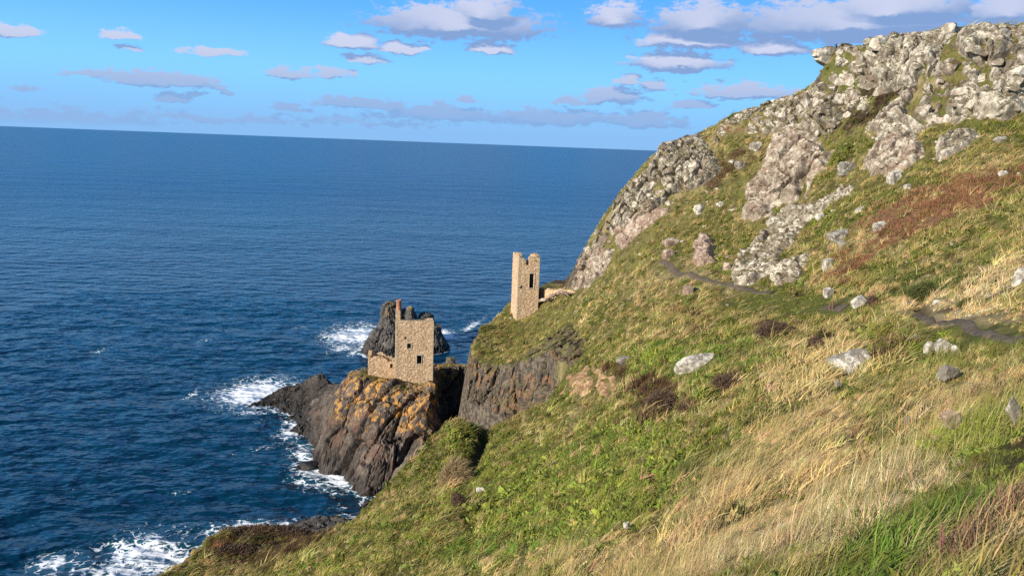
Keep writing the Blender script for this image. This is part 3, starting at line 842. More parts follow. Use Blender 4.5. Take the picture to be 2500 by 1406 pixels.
# ---------------------------------------------------------------- outcrops: jointed rock standing out of the slope
def patch(name, poly_px, thick, mat, label, cat='rock', frac=None, tilt_to_view=0.8, res=0.16, edge=1.4, seed=0, parent=None, grow=0.0, base_hf=None, lumps=0.25, ymin=2.0, up=0.0, clefts=()):
    base_hf = base_hf or terrain
    flag = np.array([len(t_) > 2 for t_ in poly_px])
    pp = np.array([t_[:2] for t_ in poly_px], float)
    W3 = hit(base_hf, pp[:, 0], pp[:, 1], ymin)
    okv = ~np.isnan(W3[:, 0])
    W3 = W3[okv]; flag = flag[okv]
    c = W3.mean(0)
    n = base_hf.normal(W3[:, :2], 2.0).mean(0)
    tv = CAM - c; tv[2] = 0; tv /= np.linalg.norm(tv)
    n = n / np.linalg.norm(n) + tilt_to_view * tv; n /= np.linalg.norm(n)
    u = np.cross([0, 0, 1.0], n); u /= np.linalg.norm(u); v = np.cross(n, u)
    uv = np.stack([(W3 - c) @ u, (W3 - c) @ v], 1)
    uv[flag] += np.array([0.0, up])
    lo = uv.min(0) - 1.0; hi = uv.max(0) + 1.0
    us = np.arange(lo[0], hi[0], res); vv = np.arange(lo[1], hi[1], res)
    g = np.stack(np.meshgrid(us, vv), -1).reshape(-1, 2)
    o3 = c + g[:, :1] * u + g[:, 1:] * v
    wob = np.stack([fbm(o3 / 1.6, 3, 501 + seed), fbm(o3 / 1.6, 3, 502 + seed)], 1) * 0.9
    s = poly_sd(uv, g + wob) + grow
    keep0 = s > -0.6
    # drop on to the ground along the face direction
    t = np.full(len(g), np.nan); prev = np.full(len(g), 14.0)
    act = keep0.copy()
    steps = np.arange(14.0, -14.0, -0.4)
    for st in steps:
        idx = np.where(act)[0]
        if len(idx) == 0: break
        p_ = o3[idx] + n * st
        under = p_[:, 2] < base_hf(p_[:, :2])
        hitidx = idx[under]
        t[hitidx] = st
        act[hitidx] = False
    keep = keep0 & ~np.isnan(t)
    lo_, hi_ = t.copy(), t + 0.4
    for _ in range(5):
        m_ = 0.5 * (lo_ + hi_)
        p_ = o3 + n * np.nan_to_num(m_)[:, None]
        under = p_[:, 2] < base_hf(p_[:, :2])
        lo_ = np.where(under, m_, lo_); hi_ = np.where(under, hi_, m_)
    base = o3 + n * np.nan_to_num(lo_)[:, None]
    F = grid_faces(len(us), len(vv), keep)
    prof = sstep(-0.25, edge, s)
    h = thick * prof * (1 + lumps * fbm(base / 3.5, 2, 77 + seed)) - 0.35 * (1 - sstep(-0.5, 0.2, s))
    for (ln_, dp_, wd_) in clefts:
        a_ = np.array(ln_, float); c3 = hit(base_hf, a_[:, 0], a_[:, 1], ymin)
        luv = np.stack([(c3 - c) @ u, (c3 - c) @ v], 1)
        h = h - dp_ * np.exp(-(line_dist(luv, g + 0.6 * wob) / wd_) ** 2) * (0.5 + 0.5 * prof)
    fr = dict(sizes=(4.2, 1.8, 0.75), amp=0.26, crack=1.1, tilt=0.75, stretch=(1, 1, 0.75), yaw=0.5, dip=0.4, seed=seed, width=0.15)
    fr.update(frac or {})
    idx = np.where(keep)[0]
    dsp = np.zeros(len(g)); dsp[idx] = fracture(base[idx], **fr)
    V = base + n * (h + dsp * (0.15 + 0.85 * prof))[:, None]
    V, F = compact(V, F)
    me = make_mesh(name, V, F, False)
    o = link(name, me, mat, parent=parent, label=label, cat=cat)
    ROCK_ZONES.append(base[keep & (s > 0.1)][:, :2])
    PATCH_INFO.append((o, V, F, n))
    return o
ROCK_ZONES = []; PATCH_INFO = []

CREST = [(1998,150,1),(2040,136,1),(2120,126,1),(2200,116,1),(2250,108,1),(2330,98,1),(2400,98,1),(2440,98,1),(2499,98,1),(2499,268),(2440,288),(2370,282),(2330,300),(2260,296),(2225,330),(2200,300),(2160,330),(2150,285),(2200,250),(2195,225),(2100,205),(2030,200),(2005,172)]
patch('crag', CREST, 1.7, MAT['crag'], 'long pale lichened crag of jointed blocks along the hilltop', frac=dict(sizes=(6.5, 2.8, 1.2, 0.5), amp=0.27, crack=1.1, seed=5, stretch=(1.2, 1.0, 0.8), weights=(1.0, 1.0, 0.75, 0.4), width=0.13, tilt=0.6, dip=0.25), seed=5, edge=1.2, grow=0.4, up=3.2, res=0.13,
      clefts=[([(2400,112),(2408,160),(2405,215)], 2.2, 0.55), ([(2262,160),(2250,190),(2240,235),(2225,280)], 1.8, 0.5), ([(2250,190),(2300,196),(2380,206),(2440,200)], 1.2, 0.45), ([(2330,110),(2345,140),(2335,190)], 1.4, 0.4),
              ([(2190,112),(2200,150),(2190,185)], 1.1, 0.5), ([(2060,130),(2090,160),(2150,170)], 0.9, 0.4), ([(2110,125),(2160,150),(2180,180)], 0.8, 0.35), ([(2470,110),(2455,170),(2465,240)], 1.2, 0.5), ([(2300,215),(2310,250),(2300,290)], 1.0, 0.4), ([(2360,215),(2370,280)], 1.0, 0.35), ([(2030,150),(2050,190)], 0.8, 0.35)])
patch('crag', [(1985,215),(2010,185),(2090,215),(2120,245),(2110,275),(2050,290),(2030,330),(1960,335),(1900,320),(1860,330),(1750,340),(1735,332,1),(1830,278,1),(1900,265,1),(1960,248,1)], 0.9, MAT['crag'],
      'broken stony ridge stepping down left below the hilltop crag', frac=dict(sizes=(4.4, 2.0, 0.9), amp=0.28, crack=1.1, weights=(1, 1, .6)), seed=6, edge=0.8, grow=0.3, up=2.5, res=0.13)
patch('crag', [(1606,368,1),(1630,358,1),(1690,350,1),(1745,385),(1760,420),(1715,455),(1660,470),(1640,500),(1590,515),(1545,545),(1490,575),(1440,615),(1400,655),(1396,640,1),(1425,600,1),(1444,562,1),(1504,505,1),(1550,462,1),(1584,422,1),(1600,384,1)], 1.5, MAT['crag'],
      'pale jagged buttress at the seaward end of the ridge', frac=dict(sizes=(4.4, 1.9, 0.8), amp=0.30, crack=1.1, weights=(1, 1, .6), stretch=(0.8, 0.8, 1.2), dip=0.2), seed=7, edge=1.0, grow=0.3, up=2.0, res=0.13)
patch('rock_outcrop', [(1890,340),(1935,312),(1990,330),(2030,375),(2025,410),(1990,430),(1975,490),(1940,495),(1905,500),(1880,530),(1835,545),(1808,530),(1822,450),(1868,410),(1880,370)], 2.4, MAT['crag_bare'],
      'big rounded pinkish outcrop standing out of the middle of the slope', frac=dict(sizes=(5.0, 2.0, 0.8), amp=0.22, crack=1.2, stretch=(1, 1, 1.2)), seed=8, edge=1.6, clefts=[([(2015,370),(1985,400),(1965,440),(1960,490)], 1.5, 0.5), ([(1905,400),(1900,450),(1880,500)], 0.8, 0.4), ([(1930,335),(1960,370),(2010,395)], 0.5, 0.3)])
patch('rock_outcrop', [(1875,540),(1925,510),(1985,500),(1990,530),(1950,560),(1935,600),(1900,625),(1905,650),(1850,690),(1800,695),(1790,660),(1810,620),(1850,590)], 1.1, MAT['crag'],
      'pale knobbly outcrop just above the footpath', frac=dict(sizes=(2.6, 1.2, 0.5), amp=0.26, crack=0.8), seed=9, edge=0.8, grow=0.2)
patch('rock_outcrop', [(1888,665),(1925,640),(1965,622),(1955,655),(1940,690),(1900,695)], 0.7, MAT['crag'], 'small pale rock rib beside the knobbly outcrop above the footpath', frac=dict(sizes=(1.6, 0.8, 0.4), amp=0.26), seed=10, edge=0.6, grow=0.2)
patch('rock_outcrop', [(2150,345),(2200,330),(2235,345),(2255,380),(2200,420),(2130,425),(2105,405),(2120,380)], 1.2, MAT['crag_bare'], 'brown tilted rock rib below the hilltop crag', frac=dict(sizes=(2.8, 1.2, 0.55), amp=0.26, stretch=(1.6, .7, .8), dip=0.8), seed=11, edge=0.9, grow=0.2)
patch('rock_outcrop', [(2292,352),(2330,325),(2376,318),(2378,350),(2345,375),(2310,392),(2285,386)], 1.4, MAT['crag'], 'stepped grey outcrop on the grass under the right end of the crag', frac=dict(sizes=(2.2, 1.0, 0.5), amp=0.26), seed=12, edge=0.8, grow=0.2)
patch('rock_outcrop', [(1960,520),(2000,495),(2040,468),(2080,458),(2075,475),(2030,495),(1990,530)], 0.5, MAT['crag'], 'thin string of pale rocks trailing down from the rounded outcrop', frac=dict(sizes=(1.6, 0.8, 0.4), amp=0.28), seed=13, edge=0.5, grow=0.3)
patch('rock_outcrop', [(1500,560),(1560,520),(1640,505),(1620,530),(1560,575),(1525,610),(1505,600)], 0.5, MAT['pink_rock'], 'smooth pinkish slab running down towards the upper engine house', frac=dict(sizes=(3.4, 1.2, 0.5), amp=0.12, stretch=(2.0, 0.7, 0.8)), seed=14, edge=0.6)
patch('rock_outcrop', [(1694,645),(1698,600),(1712,572),(1736,580),(1742,640),(1720,650)], 1.3, MAT['pink_rock'], 'upright reddish rock beside the footpath', frac=dict(sizes=(2.0, 0.9, 0.4), amp=0.15, stretch=(0.6, 0.6, 1.8)), seed=15, edge=0.6)
patch('rock_outcrop', [(1395,660),(1430,605),(1500,610),(1480,660),(1440,700),(1395,705)], 0.8, MAT['crag_bare'], 'grey-brown rocky nose above the low ruined wall', frac=dict(sizes=(2.4, 1.1, 0.5), amp=0.24), seed=16, edge=0.8, grow=0.3)
patch('rock_outcrop', [(2125,300),(2180,290),(2230,300),(2270,310),(2290,290),(2230,345),(2160,350)], 1.2, MAT['crag'], 'cluster of pale rounded blocks at the foot of the hilltop crag', frac=dict(sizes=(2.4, 1.0, 0.45), amp=0.3), seed=17, edge=0.7, grow=0.3)

# bluff cliff under the upper engine house
patch('sea_cliff', [(1142,868),(1165,880),(1200,900),(1250,905),(1290,880),(1320,830),(1340,790),(1362,785),(1362,850),(1330,900),(1330,1010),(1250,1075),(1180,1090),(1140,1080),(1131,960)], 1.0, MAT['bluff'],
      'grey and rust streaked cliff face below the upper engine house', 'cliff', frac=dict(sizes=(5.0, 2.2, 1.0, 0.45), amp=0.23, crack=0.9, stretch=(0.8, 0.8, 2.0), dip=0.2, yaw=0.3, weights=(1, 1, .8, .5)), seed=18, ymin=92.0, tilt_to_view=2.0, edge=0.9, grow=0.5)
patch('rock_outcrop', [(1350,870),(1365,810),(1400,790),(1430,830),(1425,865),(1395,900)], 0.7, MAT['bluff'], 'dark cleft rocks at the head of the gully', frac=dict(sizes=(2.2, 1.0, 0.45), amp=0.3), seed=19, tilt_to_view=1.2, edge=0.8, grow=0.2)
patch('earth_scar', [(1345,975),(1375,955),(1380,925),(1415,915),(1432,893),(1470,900),(1500,915),(1503,955),(1488,985),(1450,960),(1420,972),(1385,960)], 0.35, MAT['earth'], 'crumbling orange-brown earth scar on the edge of the slope', 'earth scar', frac=dict(sizes=(1.4, 0.6, 0.3), amp=0.25, crack=0.5), seed=20, tilt_to_view=1.0, edge=0.6, clefts=[([(1385,935),(1400,950)], 0.6, 0.35), ([(1440,905),(1455,925),(1450,945)], 0.6, 0.3), ([(1480,930),(1490,965)], 0.4, 0.25)])

# blocks standing proud of the outcrops
rb = np.random.RandomState(77)
BLOCKS = {}
def block_mesh(mat, k, sub=2):
    key = (mat.name, k, sub)
    if key not in BLOCKS:
        V_, F_ = block_verts(900 + 13 * k, (1.0, 0.8, 0.66), sub=sub, planes=5, rough=0.08, soft=0.018)
        me_ = make_mesh('rock', V_, F_, False); me_.materials.append(mat); BLOCKS[key] = me_
    return BLOCKS[key]
def stud(info, count, lo_, hi_, mat, sink=0.45, bias=1.0):
    o, V_, F_, n_ = info
    pick = rb.randint(0, len(V_), count)
    for i in pick:
        s_ = lo_ + (hi_ - lo_) * rb.uniform() ** 2.2
        b_ = bpy.data.objects.new('rock', block_mesh(mat, rb.randint(0, 8)))
        scene.collection.objects.link(b_); b_.parent = o
        b_.location = V_[i] - n_ * s_ * sink
        b_.scale = (s_ * rb.uniform(0.8, 1.4), s_ * rb.uniform(0.8, 1.2), s_ * rb.uniform(0.7, 1.1))
        b_.rotation_euler = (rb.normal() * 0.25, rb.normal() * 0.25 + 0.15, 0.5 + rb.normal() * 0.5)
cnt = [(90, .4, 1.5), (60, .3, 1.0), (45, .3, 1.0), (26, .3, .9), (50, .2, .7), (14, .2, .5), (26, .25, .8), (14, .25, .7), (26, .2, .55), (6, .2, .4), (4, .2, .4), (26, .2, .7), (24, .3, .9), (22, .25, .7), (14, .2, .6)]
for inf, (c_, a_, b_) in zip(PATCH_INFO, cnt):
    stud(inf, c_, a_, b_, inf[0].data.materials[0])
# overhanging nose at the seaward end of the hilltop crag
from mathutils.bvhtree import BVHTree
def skyline(infos, px, py0, py1):
    trees = [BVHTree.FromPolygons([tuple(v) for v in i_[1]], [tuple(int(x) for x in f_) for f_ in i_[2]]) for i_ in infos]
    out = []
    for x_ in px:
        got = None
        for y_ in np.arange(py0, py1, 1.0):
            d_ = ray(np.float64(x_), np.float64(y_)); d_ = d_ / np.linalg.norm(d_)
            for t_ in trees:
                h_ = t_.ray_cast(Vector(CAM), Vector(d_), 400)
                if h_[0] is not None and (got is None): got = np.array(h_[0])
            if got is not None: break
        out.append(got)
    return out
sk = skyline([PATCH_INFO[0]], [2012, 2033, 2043], 60, 180)
nose = sk[0] if sk[0] is not None else Pp(2012, 122, 117)
for dx_, dz_, s_, r_ in ((-0.15, -0.45, 1.25, 0.15), (0.7, 0.0, 1.1, -0.2), (0.25, -1.3, 1.15, 0.4)):
    b_ = bpy.data.objects.new('rock', block_mesh(MAT['crag'], 3)); scene.collection.objects.link(b_); b_.parent = PATCH_INFO[0][0]
    b_.location = nose + np.array([dx_, 0.4, dz_]); b_.scale = (1.1 * s_, s_, 1.0 * s_); b_.rotation_euler = (0.1, r_, 0.3)
# ---------------------------------------------------------------- roofless engine houses (rubble masonry with real openings)
def wall_mesh(name, origin, udir, ndir, width, top, thick, holes=(), cell=0.11, bottom=0.0, seed=0, stone=0.30, batter=0.0):
    """wall in the plane udir x Z, outward ndir; top(u) is the broken upper edge, holes are (u0,u1,v0,v1)"""
    udir = np.array(udir, float); ndir = np.array(ndir, float); origin = np.array(origin, float)
    tmax = max(top(np.linspace(0, width, 60)))
    nu = max(2, int(round(width / cell))); nv = max(2, int(round((tmax - bottom) / cell)))
    us = np.linspace(0, width, nu + 1); vs_ = np.linspace(bottom, tmax, nv + 1)
    uc = 0.5 * (us[1:] + us[:-1]); vc = 0.5 * (vs_[1:] + vs_[:-1])
    UC, VC = np.meshgrid(uc, vc)
    mask = VC < top(uc)[None, :]
    for (a, b, c_, d_) in holes:
        mask &= ~((UC > a) & (UC < b) & (VC > c_) & (VC < d_))
    UU, VV = np.meshgrid(us, vs_)
    nvtx = UU.size
    def surf(side):
        p = origin + UU.ravel()[:, None] * udir + VV.ravel()[:, None] * np.array([0, 0, 1.0]) - (0 if side == 0 else thick) * ndir
        p = p - ndir * (batter * VV.ravel())[:, None] * (1 if side == 0 else 0)
        q = p.copy(); q[:, 2] *= 1.45
        f1, f2, rid, off = cells(q / stone + side * 31.7, seed)
        jt = np.clip(1 - (f2 - f1) / 0.16, 0, 1)
        disp = 0.045 * (rid[:, 0] - 0.5) - 0.028 * jt + 0.03 * np.einsum('ij,ij->i', off, rid * 2 - 1)
        sgn = 1 if side == 0 else -1
        jit = np.stack([vnoise(p * 3.1, 61 + seed), vnoise(p * 3.1, 62 + seed), vnoise(p * 3.1, 63 + seed)], 1) * 0.03
        return p + ndir * (disp * sgn)[:, None] + jit, rid[:, 1], jt
    A, sa, ja = surf(0); B, sb, jb = surf(1)
    V = np.vstack([A, B]); st = np.r_[sa, sb]; jt = np.r_[ja, jb]
    n1 = nu + 1
    F = []
    jj, ii = np.where(mask)
    a = jj * n1 + ii
    F.append(np.stack([a, a + 1, a + n1 + 1, a + n1], 1))
    F.append(np.stack([a, a + n1, a + n1 + 1, a + 1], 1) + nvtx)
    pad = np.pad(mask, 1)
    def side(sel, e0, e1):
        j, i = np.where(sel); k = j * n1 + i
        return np.stack([k + e0, k + e1, k + e1 + nvtx, k + e0 + nvtx], 1)
    core = pad[1:-1, 1:-1]
    F.append(side(core & ~pad[:-2, 1:-1], 1, 0))
    F.append(side(core & ~pad[2:, 1:-1], n1, n1 + 1))
    F.append(side(core & ~pad[1:-1, :-2], 0, n1))
    F.append(side(core & ~pad[1:-1, 2:], n1 + 1, 1))
    F = np.vstack(F)
    cr_ = np.cross(udir, [0, 0, 1.0])
    if cr_ @ ndir < 0:
        F = F[:, ::-1]
    V, F, st, jt = compact(V, F, st, jt)
    me = make_mesh(name, V, F, False)
    set_attr(me, 'stone', st); set_attr(me, 'joint', jt)
    return me

def box_mesh(name, c, dims, udir, ndir, bevel=0.03, seed=0):
    u = np.array(udir, float); n = np.array(ndir, float); zz = np.array([0, 0, 1.0])
    hx, hy, hz = np.array(dims) / 2
    b = bevel
    V = []; 
    rng = np.random.RandomState(seed)
    for sx in (-1, 1):
        for sy in (-1, 1):
            for sz in (-1, 1):
                for ax in range(3):
                    h = np.array([hx, hy, hz]); k = h - b; k[ax] = h[ax]
                    V.append(np.array([sx, sy, sz]) * k + rng.normal(size=3) * 0.006)
    V = np.array(V)
    import itertools
    me = bpy.data.meshes.new(name)
    import bmesh
    bm = bmesh.new()
    W_ = np.array(c) + V[:, :1] * u + V[:, 1:2] * n + V[:, 2:] * zz
    for v in W_: bm.verts.new(v)
    bmesh.ops.convex_hull(bm, input=bm.verts)
    bm.to_mesh(me); bm.free()
    return me

def ragged(base, amp, seed, steps=()):
    def f(u):
        u = np.atleast_1d(np.asarray(u, float))
        z = np.full(len(u), float(base)) if np.isscalar(base) else np.interp(u, base[0], base[1])
        q = np.stack([u / 0.45, np.zeros_like(u), np.full_like(u, seed)], 1)
        return z + amp * (np.floor(_h(np.floor(u / 0.42).astype(np.int64) + 100, np.zeros(len(u), np.int64), np.full(len(u), seed, np.int64), 5) * 3) / 2 - 0.5)
    return f

def opening_trim(parent, origin, udir, ndir, hole, seed=0, w=0.22):
    u0, u1, v0, v1 = hole
    o = np.array(origin, float); u = np.array(udir); n = np.array(ndir); zz = np.array([0, 0, 1.0])
    um = 0.5 * (u0 + u1); vm = 0.5 * (v0 + v1)
    def b(nm, uc, vc, du, dv, k):
        me = box_mesh(nm, o + u * uc + zz * vc - n * 0.10, (du, 0.34, dv), u, n, 0.025, seed + k)
        link(nm, me, MAT['dressed'], parent=parent)
    b('lintel', um, v1 + w * 0.55, (u1 - u0) + 2.2 * w, w * 1.1, 1)
    b('sill', um, v0 - w * 0.4, (u1 - u0) + 1.4 * w, w * 0.8, 2)
    b('jamb', u0 - w * 0.42, vm, w * 0.8, (v1 - v0), 3)
    b('jamb', u1 + w * 0.42, vm, w * 0.8, (v1 - v0), 4)

def thing(name, label, cat, group=None):
    return chain_thing(name, (0, 0, 0), label, cat, group)

# --- lower engine house on the headland
A0 = Pp(964.5, 930, 126.0); A1 = Pp(1056.5, 931, 126.9)
ud = (A1 - A0); W_low = float(np.hypot(ud[0], ud[1])); ud = np.array([ud[0], ud[1], 0]) / W_low
yaw = math.radians(8.5)
bd = np.array([-math.sin(yaw), math.cos(yaw), 0.0])           # towards the back
ud = np.array([bd[1], -bd[0], 0.0])
zb = min(A0[2], A1[2]) - 0.9
low_o = np.array([A0[0], A0[1], zb])
top_px = Pp(1010, 785, 126.2)[2]
H1 = top_px - zb
eh = thing('engine_house', 'lower roofless stone engine house with brick chimney on the dark headland', 'building')
D1 = 5.4
def lowhole(px0, px1, py0, py1):
    a = Pp(px0, py1, 126.3); b = Pp(px1, py0, 126.3)
    return (float((a - low_o) @ ud), float((b - low_o) @ ud), float(a[2] - zb), float(b[2] - zb))
lh = [lowhole(987.8, 992.6, 821.5, 827.2), lowhole(994.3, 1003.8, 838.5, 851.5), lowhole(1017.8, 1029.5, 869, 889.5)]
w_front = link('wall', wall_mesh('wall', low_o, ud, -bd, W_low, ragged(H1, 0.0, 3), 0.85, lh, seed=1), MAT['masonry'], parent=eh)
for k, h_ in enumerate(lh[1:]): opening_trim(w_front, low_o, ud, -bd, h_, 10 * k, 0.16)
link('wall', wall_mesh('wall', low_o + bd * 0.84, bd, -ud, D1, ragged(([0, 0.15, 0.5, D1], [H1 + 0.3, H1 + 1.0, H1 + 1.05, H1 + 0.95]), 0.15, 8), 0.8, seed=2), MAT['masonry'], parent=eh)
link('wall', wall_mesh('wall', low_o + ud * W_low + bd * 0.84, bd, ud, D1, ragged(([0, D1], [H1 - 0.05, H1 - 0.9]), 0.1, 9), 0.8, [(2.2, 3.2, H1 - 4.4, H1 - 2.6)], seed=3), MAT['masonry'], parent=eh)
link('wall', wall_mesh('wall', low_o + bd * (D1 + 0.83) + ud * 0.78, ud, bd, W_low - 1.56, ragged(([0, 3.5, W_low], [H1 - 1.1, H1 - 1.0, H1 - 0.9]), 0.06, 10), 0.8, [(2.3, 3.5, H1 - 4.0, H1 - 2.2)], seed=4), MAT['masonry'], parent=eh)

def lathe(name, prof, n=28):
    prof = np.array(prof, float); a = np.linspace(0, 2 * math.pi, n, endpoint=False)
    V = np.array([[r * math.cos(t), r * math.sin(t), z_] for r, z_ in prof for t in a])
    F = []
    for j in range(len(prof) - 1):
        for i in range(n):
            i2 = (i + 1) % n
            F.append((j * n + i, j * n + i2, (j + 1) * n + i2, (j + 1) * n + i))
    return make_mesh(name, V, F, True)
ch = low_o + bd * 4.2 + ud * 0.52
c_base = zb + H1 + 0.2
chm = link('chimney', lathe('chimney', [(0.52, -0.6), (0.50, 0.35), (0.46, 0.4), (0.44, 2.35), (0.50, 2.42), (0.50, 2.62), (0.46, 2.68), (0.33, 2.68), (0.31, 1.2)]), MAT['brick'], parent=eh, label='round red brick chimney top')
chm.location = (ch[0], ch[1], c_base)

# dressed corner stones
def quoins(parent, corner, u_, b_, z0, z1, seed):
    rq = np.random.RandomState(seed); z_ = z0; k = 0
    while z_ < z1 - 0.15:
        h_ = rq.uniform(0.26, 0.38); long_u = 0.62 if k % 2 else 0.34; long_b = 0.34 if k % 2 else 0.62
        c_ = np.array(corner) + np.array(u_) * (long_u / 2 - 0.035) + np.array(b_) * (long_b / 2 - 0.035)
        me = box_mesh('quoin', (c_[0], c_[1], z_ + h_ / 2), (long_u, long_b, h_ - 0.02), u_, b_, 0.03, seed + k)
        link('quoin', me, MAT['quoin'], parent=parent)
        z_ += h_; k += 1
quoins(w_front, low_o, ud, bd, zb + 0.3, zb + H1 - 0.1, 100)
quoins(w_front, low_o + ud * W_low, -ud, bd, zb + 0.3, zb + H1 - 0.1, 200)

# --- low boiler house ruin against its left side
B0 = Pp(898.5, 917, 129.6)
bw = 4.75
bh_o = np.array([B0[0], B0[1], B0[2] - 0.5])
bh = thing('ruined_outhouse', 'low roofless ruin built against the left side of the lower engine house', 'building')
Hb = float(Pp(899, 871, 129.6)[2] - bh_o[2])
link('wall', wall_mesh('wall', bh_o, ud, -bd, bw, ragged(([0, 1.0, 2.6, 3.6, bw], [Hb + 0.05, Hb - 0.05, Hb - 0.1, Hb - 0.75, Hb - 1.1]), 0.25, 14), 0.65, [(3.85, 4.35, Hb - 2.1, Hb - 1.2)], seed=5), MAT['masonry'], parent=bh)
link('wall', wall_mesh('wall', bh_o + bd * 0.64, bd, -ud, 2.6, ragged(([0, 0.8, 2.6], [Hb + 0.2, Hb + 0.45, Hb + 0.2]), 0.25, 15), 0.6, seed=6), MAT['masonry'], parent=bh)
link('wall', wall_mesh('wall', bh_o + bd * 3.22 + ud * 0.05, ud, bd, bw - 0.05, ragged(([0, 0.7, 2.6, 3.4, bw], [Hb + 0.35, Hb - 0.1, Hb - 0.2, Hb - 0.6, Hb - 0.9]), 0.35, 16), 0.6, seed=7), MAT['masonry'], parent=bh)

# --- upper engine house on the bluff
U0 = Pp(1262.0, 742, 139.0); U1 = Pp(1313.5, 742, 139.8)
W_up = float(np.hypot(U1[0] - U0[0], U1[1] - U0[1]))
zub = float(Pp(1255, 790, 139)[2]) - 1.5
up_o = np.array([U0[0], U0[1], zub])
uyaw = math.radians(11.0)
bd2 = np.array([-math.sin(uyaw), math.cos(uyaw), 0.0]); ud2 = np.array([bd2[1], -bd2[0], 0.0])
ue = thing('engine_house', 'tall narrow upper engine house with broken top and tall window on the grassy bluff', 'building')
def uh(px0, px1, py0, py1):
    a = Pp(px0, py1, 139.4); b = Pp(px1, py0, 139.4)
    return (float((a - up_o) @ ud2), float((b - up_o) @ ud2), float(a[2] - zub), float(b[2] - zub))
def zt(py): return float(Pp(1285, py, 139.4)[2] - zub)
uholes = [uh(1283.0, 1293.5, 600, 646.5), uh(1292.0, 1305.0, 668.5, 703.5), uh(1267.6, 1275.8, 696.5, 703.8), uh(1308.5, 1311.5, 637, 641)]
t_u = W_up / 52.0
tops = ([0, 3 * t_u, 10 * t_u, 16 * t_u, 21 * t_u, 24 * t_u, 26 * t_u, 33 * t_u, 42 * t_u, 46 * t_u, 52 * t_u],
        [zt(624), zt(626), zt(630), zt(633), zt(637), zt(640), zt(628), zt(627), zt(625), zt(628), zt(629)])
w_up = link('wall', wall_mesh('wall', up_o, ud2, -bd2, W_up, ragged(tops, 0.12, 21), 0.8, uholes, seed=11), MAT['masonry'], parent=ue)
opening_trim(w_up, up_o, ud2, -bd2, uholes[1], 31, 0.16)
D2 = 5.0
link('wall', wall_mesh('wall', up_o + bd2 * 0.79, bd2, -ud2, D2, ragged(([0, 0.6, 2.0, D2], [zt(620), zt(619), zt(624), zt(628)]), 0.25, 22), 0.75, seed=12), MAT['masonry'], parent=ue)
link('wall', wall_mesh('wall', up_o + ud2 * W_up + bd2 * 0.79, bd2, ud2, D2, ragged(([0, 1.5, D2], [zt(627), zt(624), zt(634)]), 0.3, 23), 0.75, seed=13), MAT['masonry'], parent=ue)
link('wall', wall_mesh('wall', up_o + bd2 * (D2 + 0.78) + ud2 * 0.7, ud2, bd2, W_up - 1.4, ragged(([0, 1.3, 1.6, W_up], [zt(640), zt(644), zt(648), zt(646)]), 0.2, 24), 0.75, [(1.15, 1.35, zt(722), zt(690)), (1.75, 1.95, zt(722), zt(690))], seed=14), MAT['masonry'], parent=ue)
quoins(w_up, up_o, ud2, bd2, zub + 0.6, zub + zt(626), 300)
quoins(w_up, up_o + ud2 * W_up, -ud2, bd2, zub + 0.6, zub + zt(632), 400)

# --- ruined field wall running right from it
rw = thing('ruined_wall', 'tumbled low wall of pinkish stone running right from the upper engine house', 'wall')
R0 = hit(terrain, 1313, 730, 110)[0]; R1 = hit(terrain, 1403, 716, 110)[0]; YR0, YR1 = R0[1], R1[1]
rd = R1 - R0; rl = float(np.hypot(rd[0], rd[1])); rud = np.array([rd[0], rd[1], 0]) / rl; rnd = np.array([rud[1], -rud[0], 0])
def rw_top(u_):
    u_ = np.atleast_1d(np.asarray(u_, float)); f_ = u_ / rl
    py_ = np.interp(f_, [0, .08, .1, .3, .45, .6, .8, .85, 1], [705, 704, 708, 706, 709, 706, 708, 705, 712])
    zt_ = np.array([Pp(1313 + 90 * a_, b_, R0[1] + (R1[1] - R0[1]) * a_)[2] for a_, b_ in zip(f_, py_)])
    st_ = _h(np.floor(u_ / 0.38).astype(np.int64) + 50, np.zeros(len(u_), np.int64), np.zeros(len(u_), np.int64), 77)
    return zt_ - min(R0[2], R1[2]) + 1.2 + 0.35 * (st_ - 0.5)
rwo = np.array([R0[0], R0[1], min(R0[2], R1[2]) - 1.2])
link('wall', wall_mesh('wall', rwo, rud, rnd if rnd[1] < 0 else -rnd, rl, rw_top, 0.6, seed=31, stone=0.34), MAT['masonry'], parent=rw)
rng = np.random.RandomState(5)
shared = []
for k in range(10):
    V_, F_ = block_verts(700 + k, (0.30, 0.22, 0.19), sub=1, planes=8)
    me_ = make_mesh('stone', V_, F_, False); me_.materials.append(MAT['wallstone'] if 'wallstone' in MAT else MAT['pink_rock']); shared.append(me_)
for i in range(70):
    s_ = rng.uniform(0, rl); f_ = s_ / rl
    gz = float(terrain(np.array([R0[0] + rud[0] * s_, R0[1] + rud[1] * s_])))
    px_w = 1313 + 90 * f_; py_w = float(np.interp(f_, [0, .1, .3, .6, .85, 1], [706, 704, 707, 707, 706, 710]))
    toph = float(Pp(px_w, py_w, YR0 + (YR1 - YR0) * f_)[2])
    lvl = 0.15 * rng.uniform(0, 1)
    z_ = gz + lvl * max(0.15, toph - gz)
    p_ = R0 + rud * s_ + (rnd if rnd[1] < 0 else -rnd) * rng.uniform(0.2, 1.3)
    o = bpy.data.objects.new('stone', shared[i % 10]); scene.collection.objects.link(o)
    o.parent = rw; o.location = (p_[0], p_[1], z_); o.scale = [rng.uniform(0.7, 1.5)] * 3
    o.rotation_euler = (rng.uniform(-.4, .4), rng.uniform(-.4, .4), rng.uniform(0, 6.3))
